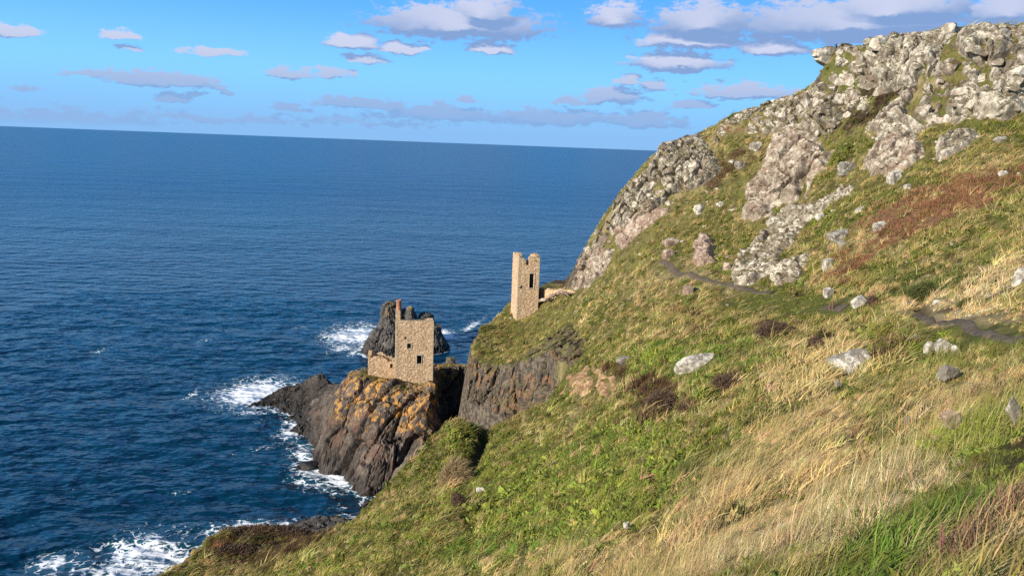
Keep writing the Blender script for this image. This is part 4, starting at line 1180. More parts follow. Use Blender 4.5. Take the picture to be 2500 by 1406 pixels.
# ---------------------------------------------------------------- colour of the plant cover, by place
GREEN = (0.165, 0.195, 0.042); LEAF = (0.235, 0.285, 0.055); OLIVE = (0.255, 0.240, 0.078); TAN = (0.53, 0.42, 0.215); STRAW = (0.68, 0.565, 0.34)
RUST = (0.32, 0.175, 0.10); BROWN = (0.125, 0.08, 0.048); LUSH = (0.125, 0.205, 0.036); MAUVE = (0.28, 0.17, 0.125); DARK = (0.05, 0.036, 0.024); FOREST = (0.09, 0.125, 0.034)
REGIONS = [  # photo x, y, half length, half width, tilt (deg, up to the right), colour, strength
 (2300,500,260,52,22,RUST,.85),(2120,605,120,22,25,RUST,.85),(2060,668,42,20,25,RUST,.8),(2460,440,90,40,15,RUST,.6),(1690,385,30,12,0,RUST,.4),(1770,318,50,10,20,RUST,.7),
 (1830,760,70,20,0,GREEN,.5),(1900,745,150,26,0,GREEN,.85),(1900,690,70,25,0,GREEN,.6),(1760,655,60,25,-20,LEAF,.5),(1870,590,60,20,25,GREEN,.6),
 (1620,870,160,50,5,LEAF,.7),(1760,830,120,50,0,GREEN,.5),(1350,1230,300,170,10,LEAF,.75),(1560,1100,190,120,0,LEAF,.6),(1180,1180,140,140,30,LEAF,.4),(900,1360,260,60,15,LEAF,.45),
 (2050,900,260,90,35,TAN,.55),(1950,1000,220,120,35,TAN,.6),(1880,1230,420,150,28,TAN,.72),(1600,1370,420,70,5,TAN,.62),(2300,1020,260,110,25,TAN,.45),(2330,760,220,45,-8,TAN,.75),(2420,700,160,50,25,STRAW,.5),
 (2060,1290,240,80,30,STRAW,.45),(1900,1340,260,70,10,STRAW,.4),(2200,1190,180,60,28,STRAW,.4),
 (2160,820,150,60,0,GREEN,.6),(1700,900,200,70,5,LUSH,.4),(1450,1120,150,80,10,LUSH,.35),(1250,1330,200,60,10,LUSH,.4),(2300,860,130,50,0,LEAF,.5),(2160,1070,110,50,20,GREEN,.4),(2380,1080,120,60,20,LEAF,.5),
 (2180,1380,210,60,28,LUSH,1.1),(2330,1270,240,46,33,LUSH,.95),(2470,1180,110,60,35,LEAF,.7),(2450,1400,120,40,20,OLIVE,.8),
 (2420,1290,130,60,42,MAUVE,.7),(2330,1330,120,34,42,MAUVE,.5),
 (660,1316,160,24,-2,BROWN,1.0),(560,1350,90,30,30,BROWN,.6),(520,1330,50,30,30,RUST,.35),(640,1370,70,25,25,BROWN,.6),
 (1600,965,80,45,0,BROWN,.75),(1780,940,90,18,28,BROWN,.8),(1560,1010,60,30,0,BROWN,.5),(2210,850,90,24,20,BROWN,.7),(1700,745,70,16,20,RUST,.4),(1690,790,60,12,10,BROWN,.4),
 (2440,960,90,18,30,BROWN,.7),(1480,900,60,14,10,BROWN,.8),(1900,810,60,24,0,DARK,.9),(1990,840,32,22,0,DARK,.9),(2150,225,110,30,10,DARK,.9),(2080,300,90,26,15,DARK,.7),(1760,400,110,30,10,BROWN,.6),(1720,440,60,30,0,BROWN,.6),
 (1600,1150,24,90,90,FOREST,.0),(1880,640,60,20,25,RUST,.0),(1230,840,90,60,30,OLIVE,.5),(1300,790,120,60,40,OLIVE,.6),(1560,600,150,60,30,OLIVE,.7),(1620,680,160,40,30,TAN,.4),(1480,700,120,40,30,TAN,.35),
 (1350,680,60,20,0,BROWN,.95),(2080,360,70,40,0,GREEN,.5),(2440,310,80,30,0,GREEN,.6),(2200,660,200,60,25,GREEN,.35),(2260,690,160,30,10,FOREST,.5)]

def plant_colour(p, rnd=None):
    """patchwork: every clump takes one of the colours that grow in its place"""
    px, py, f = project(p)
    p3 = np.asarray(p, np.float32)
    n = len(p3)
    n1 = fbm(p3 / 6.0, 3, 901); n2 = fbm(p3 / 1.6, 3, 902); n3 = fbm(p3 / 0.55, 2, 903)
    warp = 26.0 + 18.0 * 10 / np.maximum(f, 4)
    px = px + warp * fbm(p3 / 2.2, 3, 904) * 2.4; py = py + warp * fbm(p3 / 2.2, 3, 905) * 1.6
    r = 0.5 + 0.55 * n2 + 0.35 * n3 + 0.25 * fbm(p3 / 3.5, 2, 906)
    r2 = 0.5 + 0.6 * fbm(p3 / 1.3, 3, 907) + 0.4 * fbm(p3 / 0.5, 2, 908)
    if rnd is not None:
        r = r + 0.16 * rnd[:, 0]; r2 = r2 + 0.18 * rnd[:, 1]
    soft = 0.10
    def over(col, c_, w_):
        w_ = w_[:, None]
        return col * (1 - w_) + np.array(c_, np.float32) * w_
    col = np.tile(np.array(OLIVE, np.float32), (n, 1))
    col = over(col, GREEN, sstep(0.48, 0.62, r2 + 0.5 * n1))
    col = over(col, TAN, 0.85 * sstep(0.60, 0.78, r - 0.25 * n1))
    for (cx_, cy_, a_, b_, ang, c_, s_) in REGIONS:
        if s_ <= 0: continue
        th = math.radians(ang)
        dx = px - cx_; dy = -(py - cy_)
        u_ = (dx * math.cos(th) + dy * math.sin(th)) / a_
        v_ = (-dx * math.sin(th) + dy * math.cos(th)) / b_
        w_ = s_ * sstep(1.45, 0.35, np.hypot(u_, v_))
        rr = r if c_ in (TAN, STRAW, RUST, MAUVE) else (1 - r2 if c_ in (BROWN, DARK) else r2)
        col = over(col, c_, sstep(-soft, soft, w_ * 1.12 - np.clip(rr, 0.02, 0.98)))
    q1 = 0.5 + 0.5 * fbm(p3 / 0.8, 2, 909) + (0.2 * rnd[:, 2] if rnd is not None else 0)
    col = over(col, TAN, 0.6 * sstep(0.74, 0.88, q1))
    col = over(col, BROWN, 0.65 * sstep(0.22, 0.10, q1))
    col = over(col, FOREST, 0.7 * sstep(0.78, 0.9, r2))
    return col

# ---------------------------------------------------------------- footpath
def ribbon(line_px, width, lift, name, mat, label=None, cat=None, kind='structure', step=0.5, edge_noise=0.25, ymin=2.0):
    a = np.array(line_px, float)
    w3 = hit(terrain, a[:, 0], a[:, 1], ymin)
    xy = w3[:, :2]
    d = np.r_[0, np.cumsum(np.hypot(*np.diff(xy, axis=0).T))]
    t = np.arange(0, d[-1], step)
    c = np.stack([np.interp(t, d, xy[:, k]) for k in range(2)], 1)
    for _ in range(6):
        c[1:-1] = 0.25 * c[:-2] + 0.5 * c[1:-1] + 0.25 * c[2:]
    tg = np.gradient(c, axis=0); tg /= np.linalg.norm(tg, axis=1, keepdims=True)
    nr = np.stack([-tg[:, 1], tg[:, 0]], 1)
    ks = np.linspace(-0.5, 0.5, 7)
    wv = width * (1 + edge_noise * fbm(np.c_[c, np.zeros(len(c))] / 1.5, 2, 71))
    V = []
    for k in ks:
        q = c + nr * (k * wv)[:, None]
        V.append(np.c_[q, terrain(q) + lift * (1 - (2 * k) ** 4 * 1.5)])
    V = np.stack(V, 1).reshape(-1, 3)
    F = grid_faces(7, len(c))[:, ::-1]
    link(name, make_mesh(name, V, F, True), mat, label=label, cat=cat, kind=kind)
    return c
PATHS = []

# ---------------------------------------------------------------- hillside mesh
z2 = terrain.Z.ravel()
GV = np.c_[Q, z2]
slope_n = terrain.normal(Q, 0.7)[:, 2]
rock = sstep(0.25, 1.2, -sd) * 1.0
rock = np.maximum(rock, 0.9 * sstep(0.50, 0.38, slope_n) * sstep(90, 105, Q[:, 1]))
rock_keep = (z2 > -4.6)
tint = plant_colour(GV)
bare = sstep(-0.28, -0.46, fbm(GV / 0.9, 2, 970))[:, None] * 0.8
tint = tint * (1 - bare) + np.array([0.09, 0.062, 0.036]) * bare
lum = tint * 0.62 + np.array([0.05, 0.04, 0.02]) * 0.30
for ln_, wd_ in RUNNELS:
    k_ = np.exp(-(line_dist(ln_, Q) / (0.8 * wd_)) ** 2)[:, None]
    lum = lum * (1 - 0.9 * k_) + np.array([0.05, 0.036, 0.022]) * 0.9 * k_
path_a = [(1612,640),(1640,655),(1700,678),(1760,694),(1845,714),(1890,716)]
path_b = [(2499,842),(2440,828),(2370,808),(2300,788),(2235,770)]
path_c = [(2012,752),(2040,756),(2075,752)]
hm = make_mesh('hillside', GV, grid_faces(len(gx), len(gy), rock_keep), True)
set_attr(hm, 'tint', lum, 'FLOAT_COLOR'); set_attr(hm, 'rock', rock)
hill = link('hillside', hm, MAT['ground'], kind='structure')
PATHS.append(ribbon(path_a, 1.0, 0.10, 'footpath', MAT['path']))
PATHS.append(ribbon(path_b, 0.5, 0.08, 'footpath', MAT['path']))
PATHS.append(ribbon(path_c, 1.1, 0.06, 'footpath', MAT['path']))

# ---------------------------------------------------------------- sea
def graded(a, b, d, far_lo, far_hi, n=26):
    core = np.arange(a, b + d * 0.5, d)
    def grow(L, n):
        k = np.linspace(0, 1, n + 1)[1:]
        r = np.exp(k * math.log(1 + L / (d * 3))) - 1
        return r * d * 3
    return np.r_[a - grow(a - far_lo, n)[::-1], core, b + grow(far_hi - b, n)]
sx_ = graded(-150, 20, 0.55, -70000, 70000)
sy_ = graded(78, 260, 0.55, -3000, 70000)
SQ = np.stack(np.meshgrid(sx_, sy_), -1).reshape(-1, 2)
cellsz = np.maximum(np.abs(np.gradient(sx_))[None, :].repeat(len(sy_), 0).ravel(), np.abs(np.gradient(sy_))[:, None].repeat(len(sx_), 1).ravel())
wamp = 1 - sstep(0.6, 2.0, cellsz)
s3 = np.c_[SQ, np.zeros(len(SQ))]
act = wamp > 0
wz = np.zeros(len(SQ))
sa = s3[act]
ph = sa[:, 1] * 0.93 + sa[:, 0] * 0.22
wz[act] = (0.20 * fbm(np.c_[sa[:, 0] / 7, sa[:, 1] / 3.2, sa[:, 2]], 3, 801) + 0.10 * (1 - 2 * np.abs(fbm(np.c_[sa[:, 0] / 3.4, sa[:, 1] / 1.6, sa[:, 2]], 2, 802))) + 0.10 * np.sin(ph / 2.1 + 2.5 * vnoise(sa / 15, 803)))
wz *= wamp
FOAM = [  # photo x, y, half length, half width, tilt, strength
 (625,962,95,34,8,.95),(560,965,80,26,10,.5),(470,962,40,8,30,.4),(650,935,70,12,0,.5),(610,1008,40,6,0,.75),(700,1008,60,5,0,.3),
 (722,1050,46,20,25,.95),(700,1060,40,24,20,.4),(745,1110,45,45,60,.55),(765,1150,60,20,-20,.8),(820,1170,50,18,-25,.9),(740,1180,60,24,-20,.4),(790,1190,60,14,-15,.5),(720,1120,40,26,40,.35),
 (860,820,70,26,5,.85),(890,845,40,10,30,.9),(840,850,50,12,10,.5),(1085,818,34,12,-5,.9),(1150,797,40,9,30,.55),(1110,845,40,12,0,.25),
 (350,1360,140,60,12,.62),(300,1330,110,22,10,.42),(130,1375,60,26,10,.62),(380,1330,60,24,0,.5),(300,1392,200,30,5,.6),(430,1370,50,34,40,.6),(370,1310,40,10,-10,.5),
 (600,1290,100,18,4,.75),(700,1275,90,10,6,.55),(540,1300,50,16,20,.6),(850,1262,40,14,0,.4),(830,1240,60,16,0,.22),
 (240,857,34,7,12,.34),(500,830,30,5,5,.28),(110,870,40,5,10,.2),(560,1110,50,8,10,.22),(440,1205,50,7,10,.26),(190,1195,50,8,5,.2),(640,1095,60,10,10,.25),(1080,706,60,5,12,.22),(730,800,40,5,10,.25),(640,1030,80,20,10,.18)]
spx, spy, sf = project(np.c_[SQ, np.zeros(len(SQ))])
foam = np.zeros(len(SQ))
for (cx_, cy_, a_, b_, ang, s_) in FOAM:
    th = math.radians(ang); dx = spx - cx_; dy = -(spy - cy_)
    r = np.hypot((dx * math.cos(th) + dy * math.sin(th)) / a_, (-dx * math.sin(th) + dy * math.cos(th)) / b_)
    foam = np.maximum(foam, s_ * sstep(1.25, 0.25, r))
    foam = np.maximum(foam, 0.42 * min(1, s_ * 1.2) * sstep(2.1, 0.6, r))
# broken water along the foot of the rocks
for hf_, k_ in ((headland, 0.62), (reef, 0.62), (stack_hf, 0.6), (ledge_hf, 0.6)):
    inb = (SQ[:, 0] > hf_.x0 + 1) & (SQ[:, 0] < hf_.x0 + hf_.d * hf_.Z.shape[1] - 1) & (SQ[:, 1] > hf_.y0 + 1) & (SQ[:, 1] < hf_.y0 + hf_.d * hf_.Z.shape[0] - 1)
    zz_ = np.full(len(SQ), -9.0); zz_[inb] = hf_(SQ[inb])
    foam = np.maximum(foam, k_ * sstep(-2.8, -0.6, zz_) * (0.65 + 0.5 * fbm(s3 / 5.0, 2, 810)))
foam *= (sf > 1) * wamp
wz += 0.10 * foam * np.clip(fbm(s3 / 1.2, 3, 811) + 0.4, 0, 1)
sm = make_mesh('sea', np.c_[SQ, wz], grid_faces(len(sx_), len(sy_)), True)
set_attr(sm, 'foam', foam)
link('sea', sm, MAT['sea'], kind='structure')
# ---------------------------------------------------------------- single boulders on the slope
def boulder(px, py, wpx, hpx, label, mat='boulder', seed=0, tilt=0.0, yaw=0.3, deep=0.7, group=None, name='boulder', sub=4, ymin=2.0):
    p = hit(terrain, px, py + 0.36 * hpx, ymin)[0]
    if np.isnan(p[0]): return None
    f = float((p - CAM) @ _F)
    w = wpx * f / FPX * 0.5; h = hpx * f / FPX * 0.5 * 1.06
    V_, F_ = block_verts(1000 + seed, (w, w * deep, h), sub=sub, planes=9, rough=0.10, soft=0.022)
    V_ = V_ + 0.25 * min(w, h) * 0.12 * fracture(V_ / max(w, 0.05) * 3 + seed, sizes=(1.4, 0.6), amp=1.0, seed=seed)[:, None] * V_ / np.linalg.norm(V_, axis=1, keepdims=True)
    V_ = V_ @ roty(-tilt).T @ rotz(yaw).T
    c_ = np.array([p[0], p[1] + 0.3 * w * deep, p[2] + 0.48 * h])
    if f < 32: c_[2] += 0.22
    o = link(name, make_mesh(name, V_, F_, False), MAT[mat], label=label, cat='rock', group=group)
    o.location = c_
    ROCK_SPOTS.append((c_[0], c_[1] - (0.35 if f < 40 else 0.0), max(w, 0.25) * (1.5 if f < 40 else 1.0)))
    return o
ROCK_SPOTS = []
BL = [
 (1697,886,116,48,'long white boulder lying tilted on the green slope','boulder',1,.22,.05,.5),
 (2078,890,104,74,'large grey and white boulder in the tan grass below the path','grey_boulder',2,.3,.2,.6),
 (2020,645,27,42,'upright pale boulder beside the rust-coloured bracken','boulder',3,.1,.3,.8),
 (2023,714,28,34,'pale boulder just above the two wooden posts','boulder',4,.3,.3,.8),
 (2492,676,44,54,'pale boulder at the right edge of the slope','boulder',5,0,.4,.8),
 (1524,878,42,22,'flat grey-white boulder near the top of the earth scar','grey_boulder',6,.1,.2,.7),
 (2235,832,46,40,'grey slab leaning out of the bank beside the white rocks','grey_boulder',7,-.5,.3,.5),
 (2268,860,26,34,'leftmost of the three white rocks in the bank','boulder',8,.1,.2,.7),
 (2300,858,44,46,'tallest middle one of the three white rocks in the bank','boulder',9,.2,.2,.7),
 (2330,866,20,26,'smallest right one of the three white rocks in the bank','boulder',10,0,.2,.7),
 (2044,949,16,20,'small white stone below the large grey and white boulder','boulder',11,.2,.2,.8),
 (2096,737,48,36,'pale rock beside the footpath just right of the posts','boulder',12,.35,.2,.6),
 (1806,402,28,26,'squarish grey block on the heather left of the rounded outcrop','grey_boulder',13,.05,.3,.9),
 (1846,357,34,26,'pale block on the ridge slope above the squarish block','boulder',14,.1,.3,.8),
 (2068,409,52,34,'rounded grey boulder right of the rounded outcrop','grey_boulder',15,.1,.3,.8),
 (2149,553,40,26,'flat pale slab lying in the bracken','boulder',16,.4,.2,.7),
 (2052,572,56,24,'low broken grey rock left of the flat slab','grey_boulder',17,.4,.2,.7),
 (2056,594,22,16,'small grey stone under the low broken rock','grey_boulder',18,.2,.2,.8),
 (2312,926,46,46,'grey rock jutting out of the slope on the right','grey_boulder',19,-.4,.3,.6),
 (2318,1046,46,62,'pinkish rock face in the turf on the right','pink_rock',20,.5,.2,.4),
 (2470,1028,42,70,'tall narrow grey rock near the right edge','grey_boulder',21,.6,.2,.4),
 (1679,708,26,32,'pinkish knob of rock below the footpath','pink_rock',22,.1,.2,.7),
 (2186,430,36,36,'pale split rock below the brown rib','boulder',23,.2,.3,.8),
 (2455,425,32,20,'pale rock at the upper edge of the bracken','boulder',24,.2,.3,.8),
 (2443,341,34,18,'dark and white rock on the grass under the crag','grey_boulder',25,.1,.3,.8),
 (2490,428,18,18,'small pale rock close to the right edge above the bracken','boulder',26,.1,.3,.8),
 (2216,455,18,16,'small pale rock above the split rock run','boulder',27,.1,.3,.8),
 (1775,650,20,30,'small pinkish rock right of the upright reddish rock','pink_rock',28,.1,.3,.8),
 (1892,540,40,30,'pale block at the top of the knobbly outcrop','boulder',29,.3,.3,.8),
 (2003,530,22,24,'small leaning pale slab above the knobbly outcrop','boulder',30,.6,.3,.6),
 (1708,508,34,24,'pale rock on the slope under the ridge buttress','boulder',31,.3,.3,.8),
 (1760,497,22,14,'small flat pale stone right of the rock under the buttress','boulder',32,.1,.3,.8),
 (1640,590,40,22,'low pinkish rock on the slope above the upper ruin','pink_rock',33,.3,.3,.8),
 (2100,512,30,14,'thin pale slab left of the bracken','boulder',34,.2,.3,.8),
 (1530,1300,20,16,'small square pale stone low in the near turf','boulder',35,0,.4,.8),
 (2215,1045,24,26,'small white stone left of the pinkish rock face','boulder',36,.3,.2,.7),
 (1175,1195,26,14,'small pale stone beside the dry twigs','boulder',37,0,.2,.7),
 (1630,618,34,28,'pinkish boulder by the start of the footpath','pink_rock',38,.1,.3,.8),
 (2215,742,26,12,'flat white stone in the turf right of the posts','boulder',39,0,.2,.7),
 (2290,738,24,14,'small white stone beside the straw coloured grass','boulder',40,0,.2,.7),
]
for (px_, py_, w_, h_, lab_, mt_, sd_, tl_, yw_, dp_) in BL:
    boulder(px_, py_, w_, h_, lab_, mt_, sd_, tl_, yw_, dp_)

# loose stones nobody could tell apart
rl_ = np.random.RandomState(11)
n_st = 0
while n_st < 105:
    zone = rl_.choice(5, p=[.3, .25, .2, .15, .1])
    x_, y_ = [(rl_.uniform(1480, 1800), rl_.uniform(380, 640)), (rl_.uniform(1980, 2480), rl_.uniform(300, 560)), (rl_.uniform(1700, 2050), rl_.uniform(300, 560)), (rl_.uniform(1560, 2450), rl_.uniform(560, 760)), (rl_.uniform(1200, 1700), rl_.uniform(720, 900))][zone]
    p = hit(terrain, x_, y_)[0]
    if np.isnan(p[0]) or p[1] < 40: continue
    f = float((p - CAM) @ _F); s_ = rl_.uniform(2.5, 8.0) * f / FPX * (1.0 if zone < 3 else 0.7)
    o = bpy.data.objects.new('loose_stone', block_mesh(MAT['boulder' if rl_.uniform() < .8 else 'pink_rock'], rl_.randint(0, 8), 2)); scene.collection.objects.link(o)
    o.location = (p[0], p[1], p[2] + 0.28 * s_ + 0.05); o.scale = (s_ * rl_.uniform(.8, 1.5), s_, s_ * rl_.uniform(.6, 1.1)); o.rotation_euler = (rl_.normal() * .3, rl_.normal() * .3, rl_.uniform(0, 6.3))
    pale_ = 'pinkish' if 'pink' in o.data.materials[0].name else 'pale'
    where_ = ['on the turf under the ridge buttress', 'in the grass below the hilltop crag', 'on the heath beside the big rounded outcrop', 'on the open slope near the footpath', 'on the bluff turf above the dark cliff'][zone]
    o['label'] = 'small %s stone lying loose %s' % (pale_, where_); o['category'] = 'stone'; o['group'] = '%s loose stones %s' % (pale_, where_)
    n_st += 1

# wave-washed rocks
for (px_, py_, w_, h_, lab_, sd_) in ((752,1132,60,30,'low black rock awash at the foot of the headland',61),(735,1140,26,14,'small black rock awash left of the larger one by the headland',62),(905,838,24,12,'black rock in the surf left of the sea stack',63),(1076,835,22,12,'black rock in the surf right of the sea stack',64)):
    p = W(float(px_), float(py_ + 0.3 * h_)); f = float((p - CAM) @ _F); w__ = wpx_ = w_ * f / FPX / 2; h__ = h_ * f / FPX / 2
    V_, F_ = block_verts(2000 + sd_, (w__, w__ * .8, h__), sub=4, planes=10, rough=.12)
    o = link('rock', make_mesh('rock', V_, F_, False), MAT['reef'], label=lab_, cat='rock'); o.location = (p[0], p[1], 0.15 * h__)
V_, F_ = block_verts(2100, (1.2, 1.0, 0.8), sub=4, planes=10, rough=.10)
pk = Pp(1100, 876, 152.5)
o = link('rock', make_mesh('rock', V_, F_, False), MAT['bluff'], label='brown knob of rock on the narrow neck behind the lower engine house', cat='rock'); o.location = (pk[0], pk[1], pk[2] - 0.3)

# ---------------------------------------------------------------- bushes
def bush(px, py, wpx, hpx, mat, label, seed=0, n=1500, blade=0.016, length=0.28, cat='bush', name='heather_bush', wild=0.85, ymin=2.0, flat=0.6):
    p = hit(terrain, px, py + 0.3 * hpx, ymin)[0]
    f = float((p - CAM) @ _F); w = wpx * f / FPX * 0.5; h = hpx * f / FPX * 0.8
    n = int(n * 2.2)
    rng = np.random.RandomState(seed)
    d = rng.normal(size=(n, 3)); d[:, 2] = np.abs(d[:, 2]) - 0.15; d /= np.linalg.norm(d, axis=1, keepdims=True)
    rad = rng.uniform(0.55, 0.95, n) * (1 + 0.25 * fbm(d * 2.2 + seed, 2, seed))
    base = d * rad[:, None] * np.array([w, w * flat, h])
    dirv = d + rng.normal(size=(n, 3)) * wild + np.array([0.5, 0.2, 0.25]); dirv /= np.linalg.norm(dirv, axis=1, keepdims=True)
    L = length * rng.uniform(0.4, 1.2, n) * min(1.2, max(0.5, w))
    sd_ = np.cross(dirv, rng.normal(size=(n, 3))); sd_ /= np.linalg.norm(sd_, axis=1, keepdims=True)
    wd = (blade * rng.uniform(0.6, 1.4, n))[:, None]
    bend = dirv * (L * 0.55)[:, None]; tip = dirv * L[:, None] + np.array([0.10, 0.02, -0.06]) * L[:, None]
    V_ = np.stack([base - sd_ * wd, base + sd_ * wd, base + bend + sd_ * wd * .7, base + bend - sd_ * wd * .7, base + tip], 1).reshape(-1, 3)
    k = np.arange(n) * 5
    F3 = np.concatenate([np.stack([k, k + 1, k + 2], 1), np.stack([k, k + 2, k + 3], 1), np.stack([k + 3, k + 2, k + 4], 1)])
    o = chain_thing(name, (p[0], p[1] + 0.2 * w, p[2]), label, cat)
    link('foliage', make_mesh('foliage', V_, F3, False), mat, parent=o)
    Dv, Df = icosphere(2)
    core = Dv * np.array([w, w * flat, h]) * 0.62 * (1 + 0.15 * fbm(Dv * 2 + seed, 2, seed + 3))[:, None]
    link('stems', make_mesh('stems', core, Df, False), mat, parent=o)
    return o
bush(1895, 806, 100, 40, MAT['twig'], 'wide dark brown heather bush below the grassy platform', 1, 2600)
bush(1990, 842, 46, 40, MAT['twig'], 'smaller dark brown heather bush left of the white rocks', 2, 1200)
bush(1620, 985, 90, 56, MAT['twig'], 'dark brown bush beside the shaded hollow on the slope', 3, 2200)
bush(1112, 1160, 70, 80, MAT['drytwig'], 'clump of dry pale twigs on the near brow', 5, 1500, 0.014, 0.9, wild=0.9, name='dry_bush')
bush(1118, 1225, 44, 50, MAT['twig'], 'small dark bush under the clump of dry twigs', 6, 900)
bush(1800, 935, 110, 22, MAT['twig'], 'low strip of brown heather slanting across the tan grass', 7, 1800, length=0.3)
bush(2350, 745, 24, 20, MAT['greenbush'], 'dark green bush beside the small white stones', 8, 700, name='tussock')
bush(2265, 712, 90, 40, MAT['greenbush'], 'patch of dark green scrub above the straw coloured grass', 9, 2000, name='tussock', length=0.35)
bush(2130, 735, 30, 26, MAT['twig'], 'dark bush right of the pale rock by the footpath', 10, 900)
bush(2395, 960, 60, 34, MAT['drytwig'], 'tawny tussock at the right of the slope', 11, 1600, 0.01, 0.4, name='dry_bush')
bush(640, 1314, 260, 18, MAT['twig'], 'long low mass of brown heather on the brow above the slabs', 12, 5200, 0.03, 0.3, ymin=40.0, flat=0.35)
bush(580, 1348, 120, 20, MAT['twig'], 'patch of brown heather on the lower left edge of the slope', 13, 2400, 0.03, 0.3, ymin=40.0, flat=0.4)

# ---------------------------------------------------------------- two posts by the path
def post(px, py_top, py_bot, label, seed, lean):
    p = hit(terrain, px, py_bot)[0]; f = float((p - CAM) @ _F)
    h = (py_bot - py_top) * f / FPX; r = 0.075
    prof = [(r * 1.05, -0.3), (r, 0.0), (r * 0.98, h * 0.5), (r * 0.92, h - 0.05), (r * 0.6, h), (0.01, h + 0.01)]
    me = lathe('wooden_post', prof, 14)
    V_ = np.array([v.co[:] for v in me.vertices]); V_[:, :2] *= (1 + 0.12 * fbm(V_ * 6 + seed, 2, seed))[:, None]
    me.vertices.foreach_set('co', V_.astype(np.float32).ravel())
    o = link('wooden_post', me, MAT['wood'], label=label, cat='post'); o.location = p; o.rotation_euler = (0, lean, 0)
post(2024.5, 735, 758, 'left one of the two short wooden posts beside the footpath', 1, 0.02)
post(2032.0, 732, 759, 'right one of the two short wooden posts beside the footpath', 2, -0.03)

# ---------------------------------------------------------------- two people sitting on the crag
def person(base, face, label, lean=0.15, arm_up=False, s=1.0):
    """seated figure grown from a posed skeleton"""
    J = {'pelvis': (0, 0, .12), 'waist': (0, -.03 - lean * .3, .32), 'chest': (0, -.02 - lean * .2, .52), 'neck': (0, .03, .68), 'head': (0, .06, .82), 'crown': (0, .06, .93),
         'hipL': (.10, .03, .11), 'kneeL': (.14, .44, .36), 'footL': (.14, .56, -.02), 'toeL': (.15, .70, -.03),
         'hipR': (-.10, .03, .11), 'kneeR': (-.14, .46, .33), 'footR': (-.13, .60, -.03), 'toeR': (-.13, .74, -.04),
         'shL': (.19, .0, .60), 'elL': (.25, .12, .38), 'haL': (.14, .38, .36), 'shR': (-.19, .0, .60), 'elR': (-.27, .10, .40), 'haR': (-.14, .38, .34)}
    if arm_up:
        J['elR'] = (-.34, .16, .66); J['haR'] = (-.22, .28, .90); J['elL'] = (.33, .16, .64); J['haL'] = (.20, .28, .86)
    rad = {'pelvis': .15, 'waist': .14, 'chest': .16, 'neck': .065, 'head': .105, 'crown': .075, 'hipL': .10, 'hipR': .10, 'kneeL': .075, 'kneeR': .075, 'footL': .055, 'footR': .055, 'toeL': .045, 'toeR': .045,
           'shL': .075, 'shR': .075, 'elL': .055, 'elR': .055, 'haL': .042, 'haR': .042}
    E = [('pelvis','waist'),('waist','chest'),('chest','neck'),('neck','head'),('head','crown'),('pelvis','hipL'),('hipL','kneeL'),('kneeL','footL'),('footL','toeL'),('pelvis','hipR'),('hipR','kneeR'),('kneeR','footR'),('footR','toeR'),
         ('chest','shL'),('shL','elL'),('elL','haL'),('chest','shR'),('shR','elR'),('elR','haR')]
    names = list(J)
    me = bpy.data.meshes.new('body')
    me.from_pydata([tuple(np.array(J[k]) * s) for k in names], [(names.index(a), names.index(b)) for a, b in E], [])
    o = bpy.data.objects.new('person', me); scene.collection.objects.link(o)
    md = o.modifiers.new('skin', 'SKIN')
    sv = me.skin_vertices[0].data if me.skin_vertices else None
    if sv is None:
        import bmesh
        bm = bmesh.new(); bm.from_mesh(me); bm.verts.layers.skin.verify(); bm.to_mesh(me); bm.free()
        sv = me.skin_vertices[0].data
    for i, k in enumerate(names):
        sv[i].radius = (rad[k] * s, rad[k] * s); sv[i].use_root = (k == 'pelvis')
    sb = o.modifiers.new('round', 'SUBSURF'); sb.levels = 2; sb.render_levels = 2
    me.materials.append(MAT['darkcloth'])
    o.location = base; o.rotation_euler = (0, 0, face)
    o['label'] = label; o['category'] = 'person'
    Dv, Df = icosphere(2)
    fc = Dv[Dv[:, 1] > -2] * np.array([.092, .092, .115]) * s + np.array([0, .09, .82]) * s
    h = link('face', make_mesh('face', fc, Df, True), MAT['skin'], parent=o)
    hr = link('hair', make_mesh('hair', Dv * np.array([.11, .115, .125]) * s + np.array([0, .045, .85]) * s, Df, True), MAT['darkcloth'], parent=o)
    return o
s1 = sk[1] if sk[1] is not None else Pp(2032, 108, 117.5)
s2 = sk[2] if sk[2] is not None else Pp(2041, 106, 117.5)
person(s1 + np.array([-0.1, 0.25, -0.02]), math.radians(70), 'person in dark clothes sitting hunched on the crag tip, nearer the edge', 0.3, False, 0.85)
person(s2 + np.array([0.0, 0.25, 0.0]), math.radians(40), 'person in dark clothes sitting on the crag tip with raised arms', 0.05, True, 0.85)

# ---------------------------------------------------------------- dead stems in the near grass
def tube_path(pts_, r0, r1, n=6):
    pts_ = np.array(pts_, float); V_ = []; F_ = []
    for i, p_ in enumerate(pts_):
        t_ = pts_[min(i + 1, len(pts_) - 1)] - pts_[max(i - 1, 0)]; t_ /= np.linalg.norm(t_)
        a_ = np.cross(t_, [0.3, 0.9, 0.1]); a_ /= np.linalg.norm(a_); b_ = np.cross(t_, a_)
        r_ = r0 + (r1 - r0) * i / (len(pts_) - 1)
        for k in range(n):
            th = 2 * math.pi * k / n; V_.append(p_ + r_ * (math.cos(th) * a_ + math.sin(th) * b_))
    for i in range(len(pts_) - 1):
        for k in range(n):
            k2 = (k + 1) % n; F_.append((i * n + k, i * n + k2, (i + 1) * n + k2, (i + 1) * n + k))
    return np.array(V_), np.array(F_)
dp = hit(terrain, 2025, 1392)[0]
df = float((dp - CAM) @ _F); u_px = df / FPX
dead = chain_thing('dead_plant', tuple(dp), 'dead branching stalk with pale seed heads in the near tan grass', 'plant')
rr = np.random.RandomState(9)
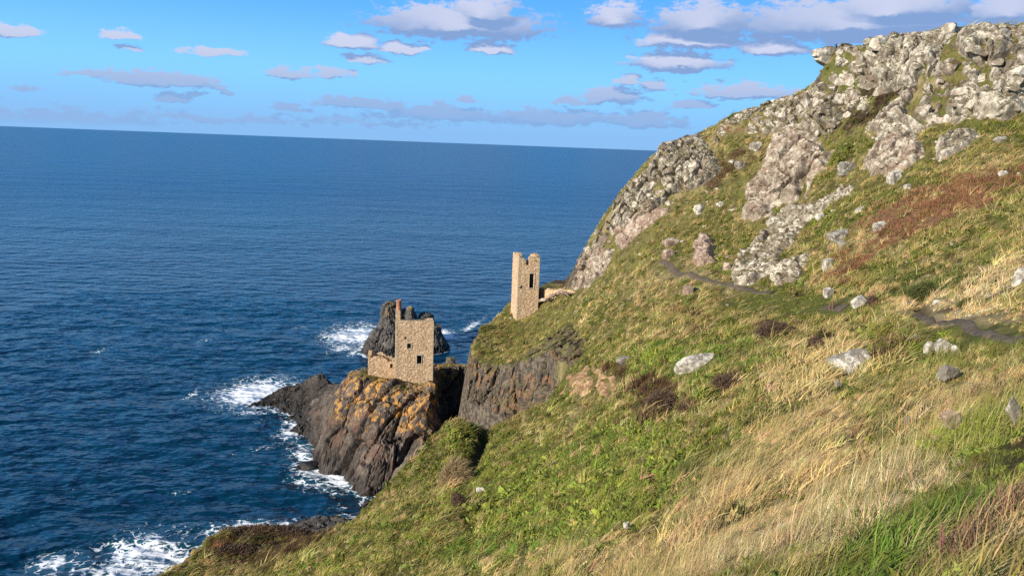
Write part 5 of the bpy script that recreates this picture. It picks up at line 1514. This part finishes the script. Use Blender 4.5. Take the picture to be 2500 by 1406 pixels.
def from_px(x_, y_, dy=0.0):
    return (P(np.float64(x_), np.float64(y_), dp[1] + dy) - dp)
for (pp_, r0, r1, mt_) in (([(2022,1395),(2035,1370),(2055,1340),(2076,1308)], .008, .004, 'twig'), ([(2030,1378),(2045,1345),(2048,1300),(2040,1265)], .005, .0025, 'drytwig'),
    ([(2026,1390),(2010,1360),(2000,1330)], .004, .002, 'drytwig'), ([(2100,1360),(2108,1330),(2100,1290)], .004, .002, 'twig'), ([(2055,1340),(2070,1335),(2085,1318)], .004, .002, 'drytwig'), ([(2045,1345),(2030,1320),(2028,1300)], .003, .0015, 'drytwig')):
    V_, F_ = tube_path([from_px(x_, y_, 0.05 * rr.normal()) for x_, y_ in pp_], r0, r1)
    link('stem', make_mesh('stem', V_, F_, True), MAT[mt_], parent=dead)
for (x_, y_) in ((2048,1298),(2078,1306),(2040,1263)):
    c_ = from_px(x_, y_); n_ = 60
    d_ = rr.normal(size=(n_, 3)); d_ /= np.linalg.norm(d_, axis=1, keepdims=True)
    V_ = np.stack([np.tile(c_, (n_, 1)), c_ + d_ * 0.06 + np.array([.003, 0, .003]), c_ + d_ * 0.06 - np.array([.003, 0, .003])], 1).reshape(-1, 3)
    link('seed_head', make_mesh('seed_head', V_, np.arange(3 * n_).reshape(-1, 3), False), MAT['drytwig'], parent=dead)
# ---------------------------------------------------------------- plant prototypes (kept in a collection that is not in the scene)
proto = bpy.data.collections.new('plant_prototypes')
def blades_mesh(name, n, length, width, lean, spread, curl=0.5, seed=0, seg=3, leaf=False, radius=0.12, lenvar=0.45):
    rng = np.random.RandomState(seed)
    V = []; F = []; R = []; T = []
    for i in range(n):
        a = rng.uniform(0, 6.283); r0 = radius * math.sqrt(rng.uniform())
        base = np.array([r0 * math.cos(a), r0 * math.sin(a), -0.03])
        L = length * (1 - lenvar * rng.uniform())
        yaw_ = rng.normal() * spread
        dirh = np.array([math.cos(yaw_), math.sin(yaw_), 0])
        side = np.array([-dirh[1], dirh[0], 0])
        tw = rng.uniform(-0.9, 0.9); side = side * math.cos(tw) + np.array([0, 0, 1]) * math.sin(tw)
        l0 = lean * rng.uniform(0.5, 1.15)
        p = base.copy(); el_ = math.pi / 2 - l0 * 0.6
        w0 = width * rng.uniform(0.7, 1.3); b0 = len(V); rr = rng.uniform()
        for k in range(seg + 1):
            t = k / seg
            ww = w0 * ((1 - t) ** 0.7 if not leaf else (math.sin(math.pi * (0.12 + 0.88 * t)) + 0.05)) * 0.5
            if k == seg:
                V.append(p.copy()); R.append(rr); T.append(1.0)
            else:
                V += [p - side * ww, p + side * ww]; R += [rr, rr]; T += [t, t]
            d = dirh * math.cos(el_) + np.array([0, 0, 1]) * math.sin(el_)
            p = p + d * L / seg
            el_ -= l0 * curl
        for k in range(seg - 1):
            a0 = b0 + 2 * k
            F += [(a0, a0 + 1, a0 + 3), (a0, a0 + 3, a0 + 2)]
        a0 = b0 + 2 * (seg - 1)
        F.append((a0, a0 + 1, a0 + 2))
    me = make_mesh(name, np.array(V), np.array(F), False)
    set_attr(me, 'blade', np.array(R)); set_attr(me, 'along', np.array(T))
    me.materials.append(MAT['plant'])
    return me

def add_proto(name, me):
    o = bpy.data.objects.new(name, me); proto.objects.link(o)
# names sort in this order: index = kind
for k in range(3): add_proto('p%02d_long' % k, blades_mesh('long', 30, 0.60, 0.010, 1.5, 0.40, 0.34, 10 + k, 4, radius=0.10))
for k in range(2): add_proto('p%02d_short' % (3 + k), blades_mesh('short', 34, 0.30, 0.011, 1.0, 1.2, 0.4, 20 + k, 3))
for k in range(2): add_proto('p%02d_leafy' % (5 + k), blades_mesh('leafy', 46, 0.17, 0.055, 1.2, 3.0, 0.5, 30 + k, 3, True, 0.20))
for k in range(2): add_proto('p%02d_twigs' % (7 + k), blades_mesh('twigs', 40, 0.34, 0.014, 0.7, 3.0, 0.2, 40 + k, 2, False, 0.22))
for k in range(3): add_proto('p%02d_farlong' % (9 + k), blades_mesh('farlong', 20, 0.66, 0.036, 1.5, 0.42, 0.34, 50 + k, 3, radius=0.16))
for k in range(2): add_proto('p%02d_farshort' % (12 + k), blades_mesh('farshort', 18, 0.34, 0.05, 1.0, 1.4, 0.4, 60 + k, 2, radius=0.22))
for k in range(2): add_proto('p%02d_farleafy' % (14 + k), blades_mesh('farleafy', 28, 0.24, 0.085, 1.2, 3.0, 0.5, 70 + k, 3, True, 0.26))
for k in range(2): add_proto('p%02d_fartwigs' % (16 + k), blades_mesh('fartwigs', 26, 0.42, 0.04, 0.7, 3.0, 0.2, 80 + k, 2, False, 0.30))
add_proto('p18_stems', blades_mesh('stems', 9, 1.0, 0.007, 0.5, 0.6, 0.3, 90, 3, radius=0.25))
MIDLEAF = 21
for k in range(2): add_proto('p%02d_midleafy' % (21 + k), blades_mesh('midleafy', 36, 0.19, 0.062, 1.2, 3.0, 0.5, 110 + k, 3, True, 0.22))
for k in range(2): add_proto('p%02d_midlong' % (19 + k), blades_mesh('midlong', 26, 0.64, 0.020, 1.5, 0.42, 0.34, 100 + k, 3, radius=0.13))

def instancer():
    g = bpy.data.node_groups.new('plant_cover', 'GeometryNodeTree')
    g.interface.new_socket('Geometry', in_out='INPUT', socket_type='NodeSocketGeometry')
    g.interface.new_socket('Geometry', in_out='OUTPUT', socket_type='NodeSocketGeometry')
    n = g.nodes; l = g.links
    gi = n.new('NodeGroupInput'); go = n.new('NodeGroupOutput')
    ci = n.new('GeometryNodeCollectionInfo'); ci.inputs['Collection'].default_value = proto
    ci.inputs['Separate Children'].default_value = True; ci.inputs['Reset Children'].default_value = True
    iop = n.new('GeometryNodeInstanceOnPoints'); iop.inputs['Pick Instance'].default_value = True
    def at(name, typ):
        a = n.new('GeometryNodeInputNamedAttribute'); a.data_type = typ; a.inputs['Name'].default_value = name
        return a.outputs['Attribute']
    l.new(gi.outputs[0], iop.inputs['Points']); l.new(ci.outputs[0], iop.inputs['Instance'])
    l.new(at('kind', 'INT'), iop.inputs['Instance Index'])
    l.new(at('rot', 'FLOAT_VECTOR'), iop.inputs['Rotation'])
    l.new(at('scl', 'FLOAT'), iop.inputs['Scale'])
    l.new(iop.outputs[0], go.inputs[0])
    return g
COVER = instancer()

def scatter(name, pts, kind, rot, scl, tint, label, cat):
    me = bpy.data.meshes.new(name)
    me.vertices.add(len(pts)); me.vertices.foreach_set('co', np.asarray(pts, np.float32).ravel())
    a = me.attributes.new('kind', 'INT', 'POINT'); a.data.foreach_set('value', np.asarray(kind, np.int32))
    set_attr(me, 'rot', rot, 'FLOAT_VECTOR'); set_attr(me, 'scl', scl); set_attr(me, 'tint', tint, 'FLOAT_COLOR')
    me.update()
    o = link(name, me, None, label=label, cat=cat, kind='stuff')
    md = o.modifiers.new('cover', 'NODES'); md.node_group = COVER
    return o

# occupancy of bare rock and paths, on a coarse grid
OC = 0.5
occ = np.zeros((int((TY1 - TY0) / OC) + 2, int((TX1 - TX0) / OC) + 2), bool)
for zz_ in ROCK_ZONES:
    occ[((zz_[:, 1] - TY0) / OC).astype(int), ((zz_[:, 0] - TX0) / OC).astype(int)] = True
pathocc = np.zeros_like(occ)

rs = np.random.RandomState(42)
def sample(y_lo, y_hi, per_m2, hf=None):
    xs0, xs1 = -0.62 * y_hi - 3, 0.80 * y_hi + 6
    xs0, xs1 = max(xs0, TX0 + 1), min(xs1, TX1 - 3)
    n = int((xs1 - xs0) * (y_hi - y_lo) * per_m2)
    q = np.stack([rs.uniform(xs0, xs1, n), rs.uniform(y_lo, y_hi, n)], 1)
    p = np.c_[q, terrain(q)]
    px, py, f = project(p)
    ok = (px > -120) & (px < 2640) & (py > -150) & (py < 1560)
    q, p = q[ok], p[ok]
    nz = terrain.normal(q, 0.6)[:, 2]
    s_ = poly_sd(COAST, q)
    ok = (s_ > -0.7 + 0.5 * rs.normal(size=len(q))) & (nz > 0.44 + 0.06 * rs.normal(size=len(q)))
    oc = occ[((q[:, 1] - TY0) / OC).astype(int), ((q[:, 0] - TX0) / OC).astype(int)]
    ok &= ~(oc & (rs.uniform(size=len(q)) > 0.45))
    for c_ in PATHS:
        ok &= line_dist(c_, q) > 0.55 + 0.15 * rs.uniform(size=len(q))
    for c_, wd_ in RUNNELS:
        ok &= line_dist(c_, q) > wd_ * (0.45 + 0.25 * rs.uniform(size=len(q)))
    for (bx_, by_, br_) in ROCK_SPOTS:
        ok &= np.hypot(q[:, 0] - bx_, q[:, 1] - by_ + 0.25 * br_) > 0.85 * br_
    bare_ = fbm(p / 0.9, 2, 970)
    ok &= ~((bare_ < -0.34) & (rs.uniform(size=len(q)) < 0.7))
    return p[ok]

P_all, K_all, R_all, S_all, C_all = [], [], [], [], []
bands = [(2.2, 8, 150), (8, 15, 80), (15, 28, 46), (28, 50, 26), (50, 80, 16), (80, 115, 11), (115, 150, 9)]
for bi, (y0_, y1_, dens) in enumerate(bands):
    p = sample(y0_, y1_, dens)
    n = len(p)
    rnd = rs.normal(size=(n, 3))
    col = plant_colour(p, rnd)
    f = np.hypot(p[:, 0], p[:, 1])
    rg = col[:, 0] / np.maximum(col[:, 1], 1e-4)
    u_ = rs.uniform(size=n)
    nn = fbm(p / 1.4, 3, 950)
    leafy = (rg < 0.86) & (rg > 0.74) & (u_ < 0.60 + 0.5 * nn)
    twig = (rg > 1.5) & (u_ < 0.8)
    long_ = ~leafy & ~twig & (((rg > 1.1) & (u_ < 0.9)) | (nn > 0.0) | (rg < 0.70))
    if y0_ >= 28:
        kind = np.where(leafy, rs.randint(14, 16, n), np.where(twig, rs.randint(16, 18, n), np.where(long_, rs.randint(9, 12, n), rs.randint(12, 14, n))))
    else:
        lk = rs.randint(0, 3, n) if y0_ < 14 else rs.randint(19, 21, n)
        kind = np.where(leafy, rs.randint(5, 7, n) if y0_ < 14 else rs.randint(21, 23, n), np.where(twig, rs.randint(7, 9, n), np.where(long_, lk, rs.randint(3, 5, n) if y0_ < 14 else rs.randint(12, 14, n))))
        kind = np.where(long_ & (u_ > 0.87) & (y0_ > 5), 18, kind)
    scl = rs.uniform(0.65, 1.3, n) * (1.0 if y0_ < 16 else 1.05 if y0_ < 50 else 1.15) * np.clip(0.95 + 0.9 * nn + 0.5 * fbm(p / 3.2, 2, 955), 0.35, 1.7)
    big_ = (rs.uniform(size=n) < 0.03) & (y0_ >= 28)
    scl = np.where(big_, scl * rs.uniform(1.5, 2.1, n), scl)
    px_, py_, _f = project(p)
    flat = sstep(170, 110, np.abs(px_ - 1900)) * sstep(32, 18, np.abs(py_ - 745))
    scl = scl * (1 - 0.65 * flat)
    if y0_ < 15: scl = scl * 0.78
    for c_ in PATHS:
        scl = np.where(line_dist(c_, p[:, :2]) < 1.6, scl * 0.4, scl)
    oc_ = occ[((p[:, 1] - TY0) / OC).astype(int), ((p[:, 0] - TX0) / OC).astype(int)]
    scl = np.where(oc_, scl * 0.6, scl)
    wind = 0.30 + 0.6 * fbm(p / 5.0, 2, 951)
    yaw_ = wind + rs.normal(size=n) * np.where(long_, 0.30, 1.0)
    nrm = terrain.normal(p[:, :2], 0.8)
    tilt = np.where(long_, 0.10, 0.5)
    rx = -nrm[:, 1] * tilt + rs.normal(size=n) * 0.08
    ry = nrm[:, 0] * tilt + rs.normal(size=n) * 0.08
    rot = np.stack([rx, ry, yaw_], 1)
    val = np.exp(rs.normal(size=n) * 0.22)[:, None]
    col = col * val * (1 + 0.08 * rs.normal(size=(n, 3)))
    P_all.append(p); K_all.append(kind); R_all.append(rot); S_all.append(scl); C_all.append(np.clip(col, 0.01, 0.8))
P_all = np.vstack(P_all); K_all = np.concatenate(K_all); R_all = np.vstack(R_all); S_all = np.concatenate(S_all); C_all = np.vstack(C_all)
scatter('grass', P_all, K_all, R_all, S_all, C_all, 'windblown grass and low plants covering the slope', 'grass')
print('plants', len(P_all))

# turf on the headland round the lower engine house
q = np.stack([rs.uniform(-34, 4, 9000), rs.uniform(119, 160, 9000)], 1)
p = np.c_[q, headland(q)]
nz = headland.normal(q, 0.8)[:, 2]
ok = (p[:, 2] > 10.5) & (nz > 0.83) & (fbm(p / 3.0, 2, 960) > -0.25)
ok &= ~((np.abs((q - low_o[:2]) @ ud[:2] - W_low / 2) < W_low / 2 - 0.05) & ((q - low_o[:2]) @ bd[:2] > 0.0) & ((q - low_o[:2]) @ bd[:2] < 6.6))
p = p[ok]; n = len(p)
col = np.where((fbm(p / 2.0, 2, 961) > 0.1)[:, None], np.array(TAN), np.array(OLIVE)) * np.exp(rs.normal(size=n) * 0.2)[:, None]
scatter('turf', p, rs.randint(12, 14, n), np.stack([rs.normal(size=n) * 0.1, rs.normal(size=n) * 0.1, rs.uniform(0, 6.3, n)], 1), rs.uniform(0.5, 1.0, n), col, 'thin turf on top of the headland round the lower engine house', 'grass')
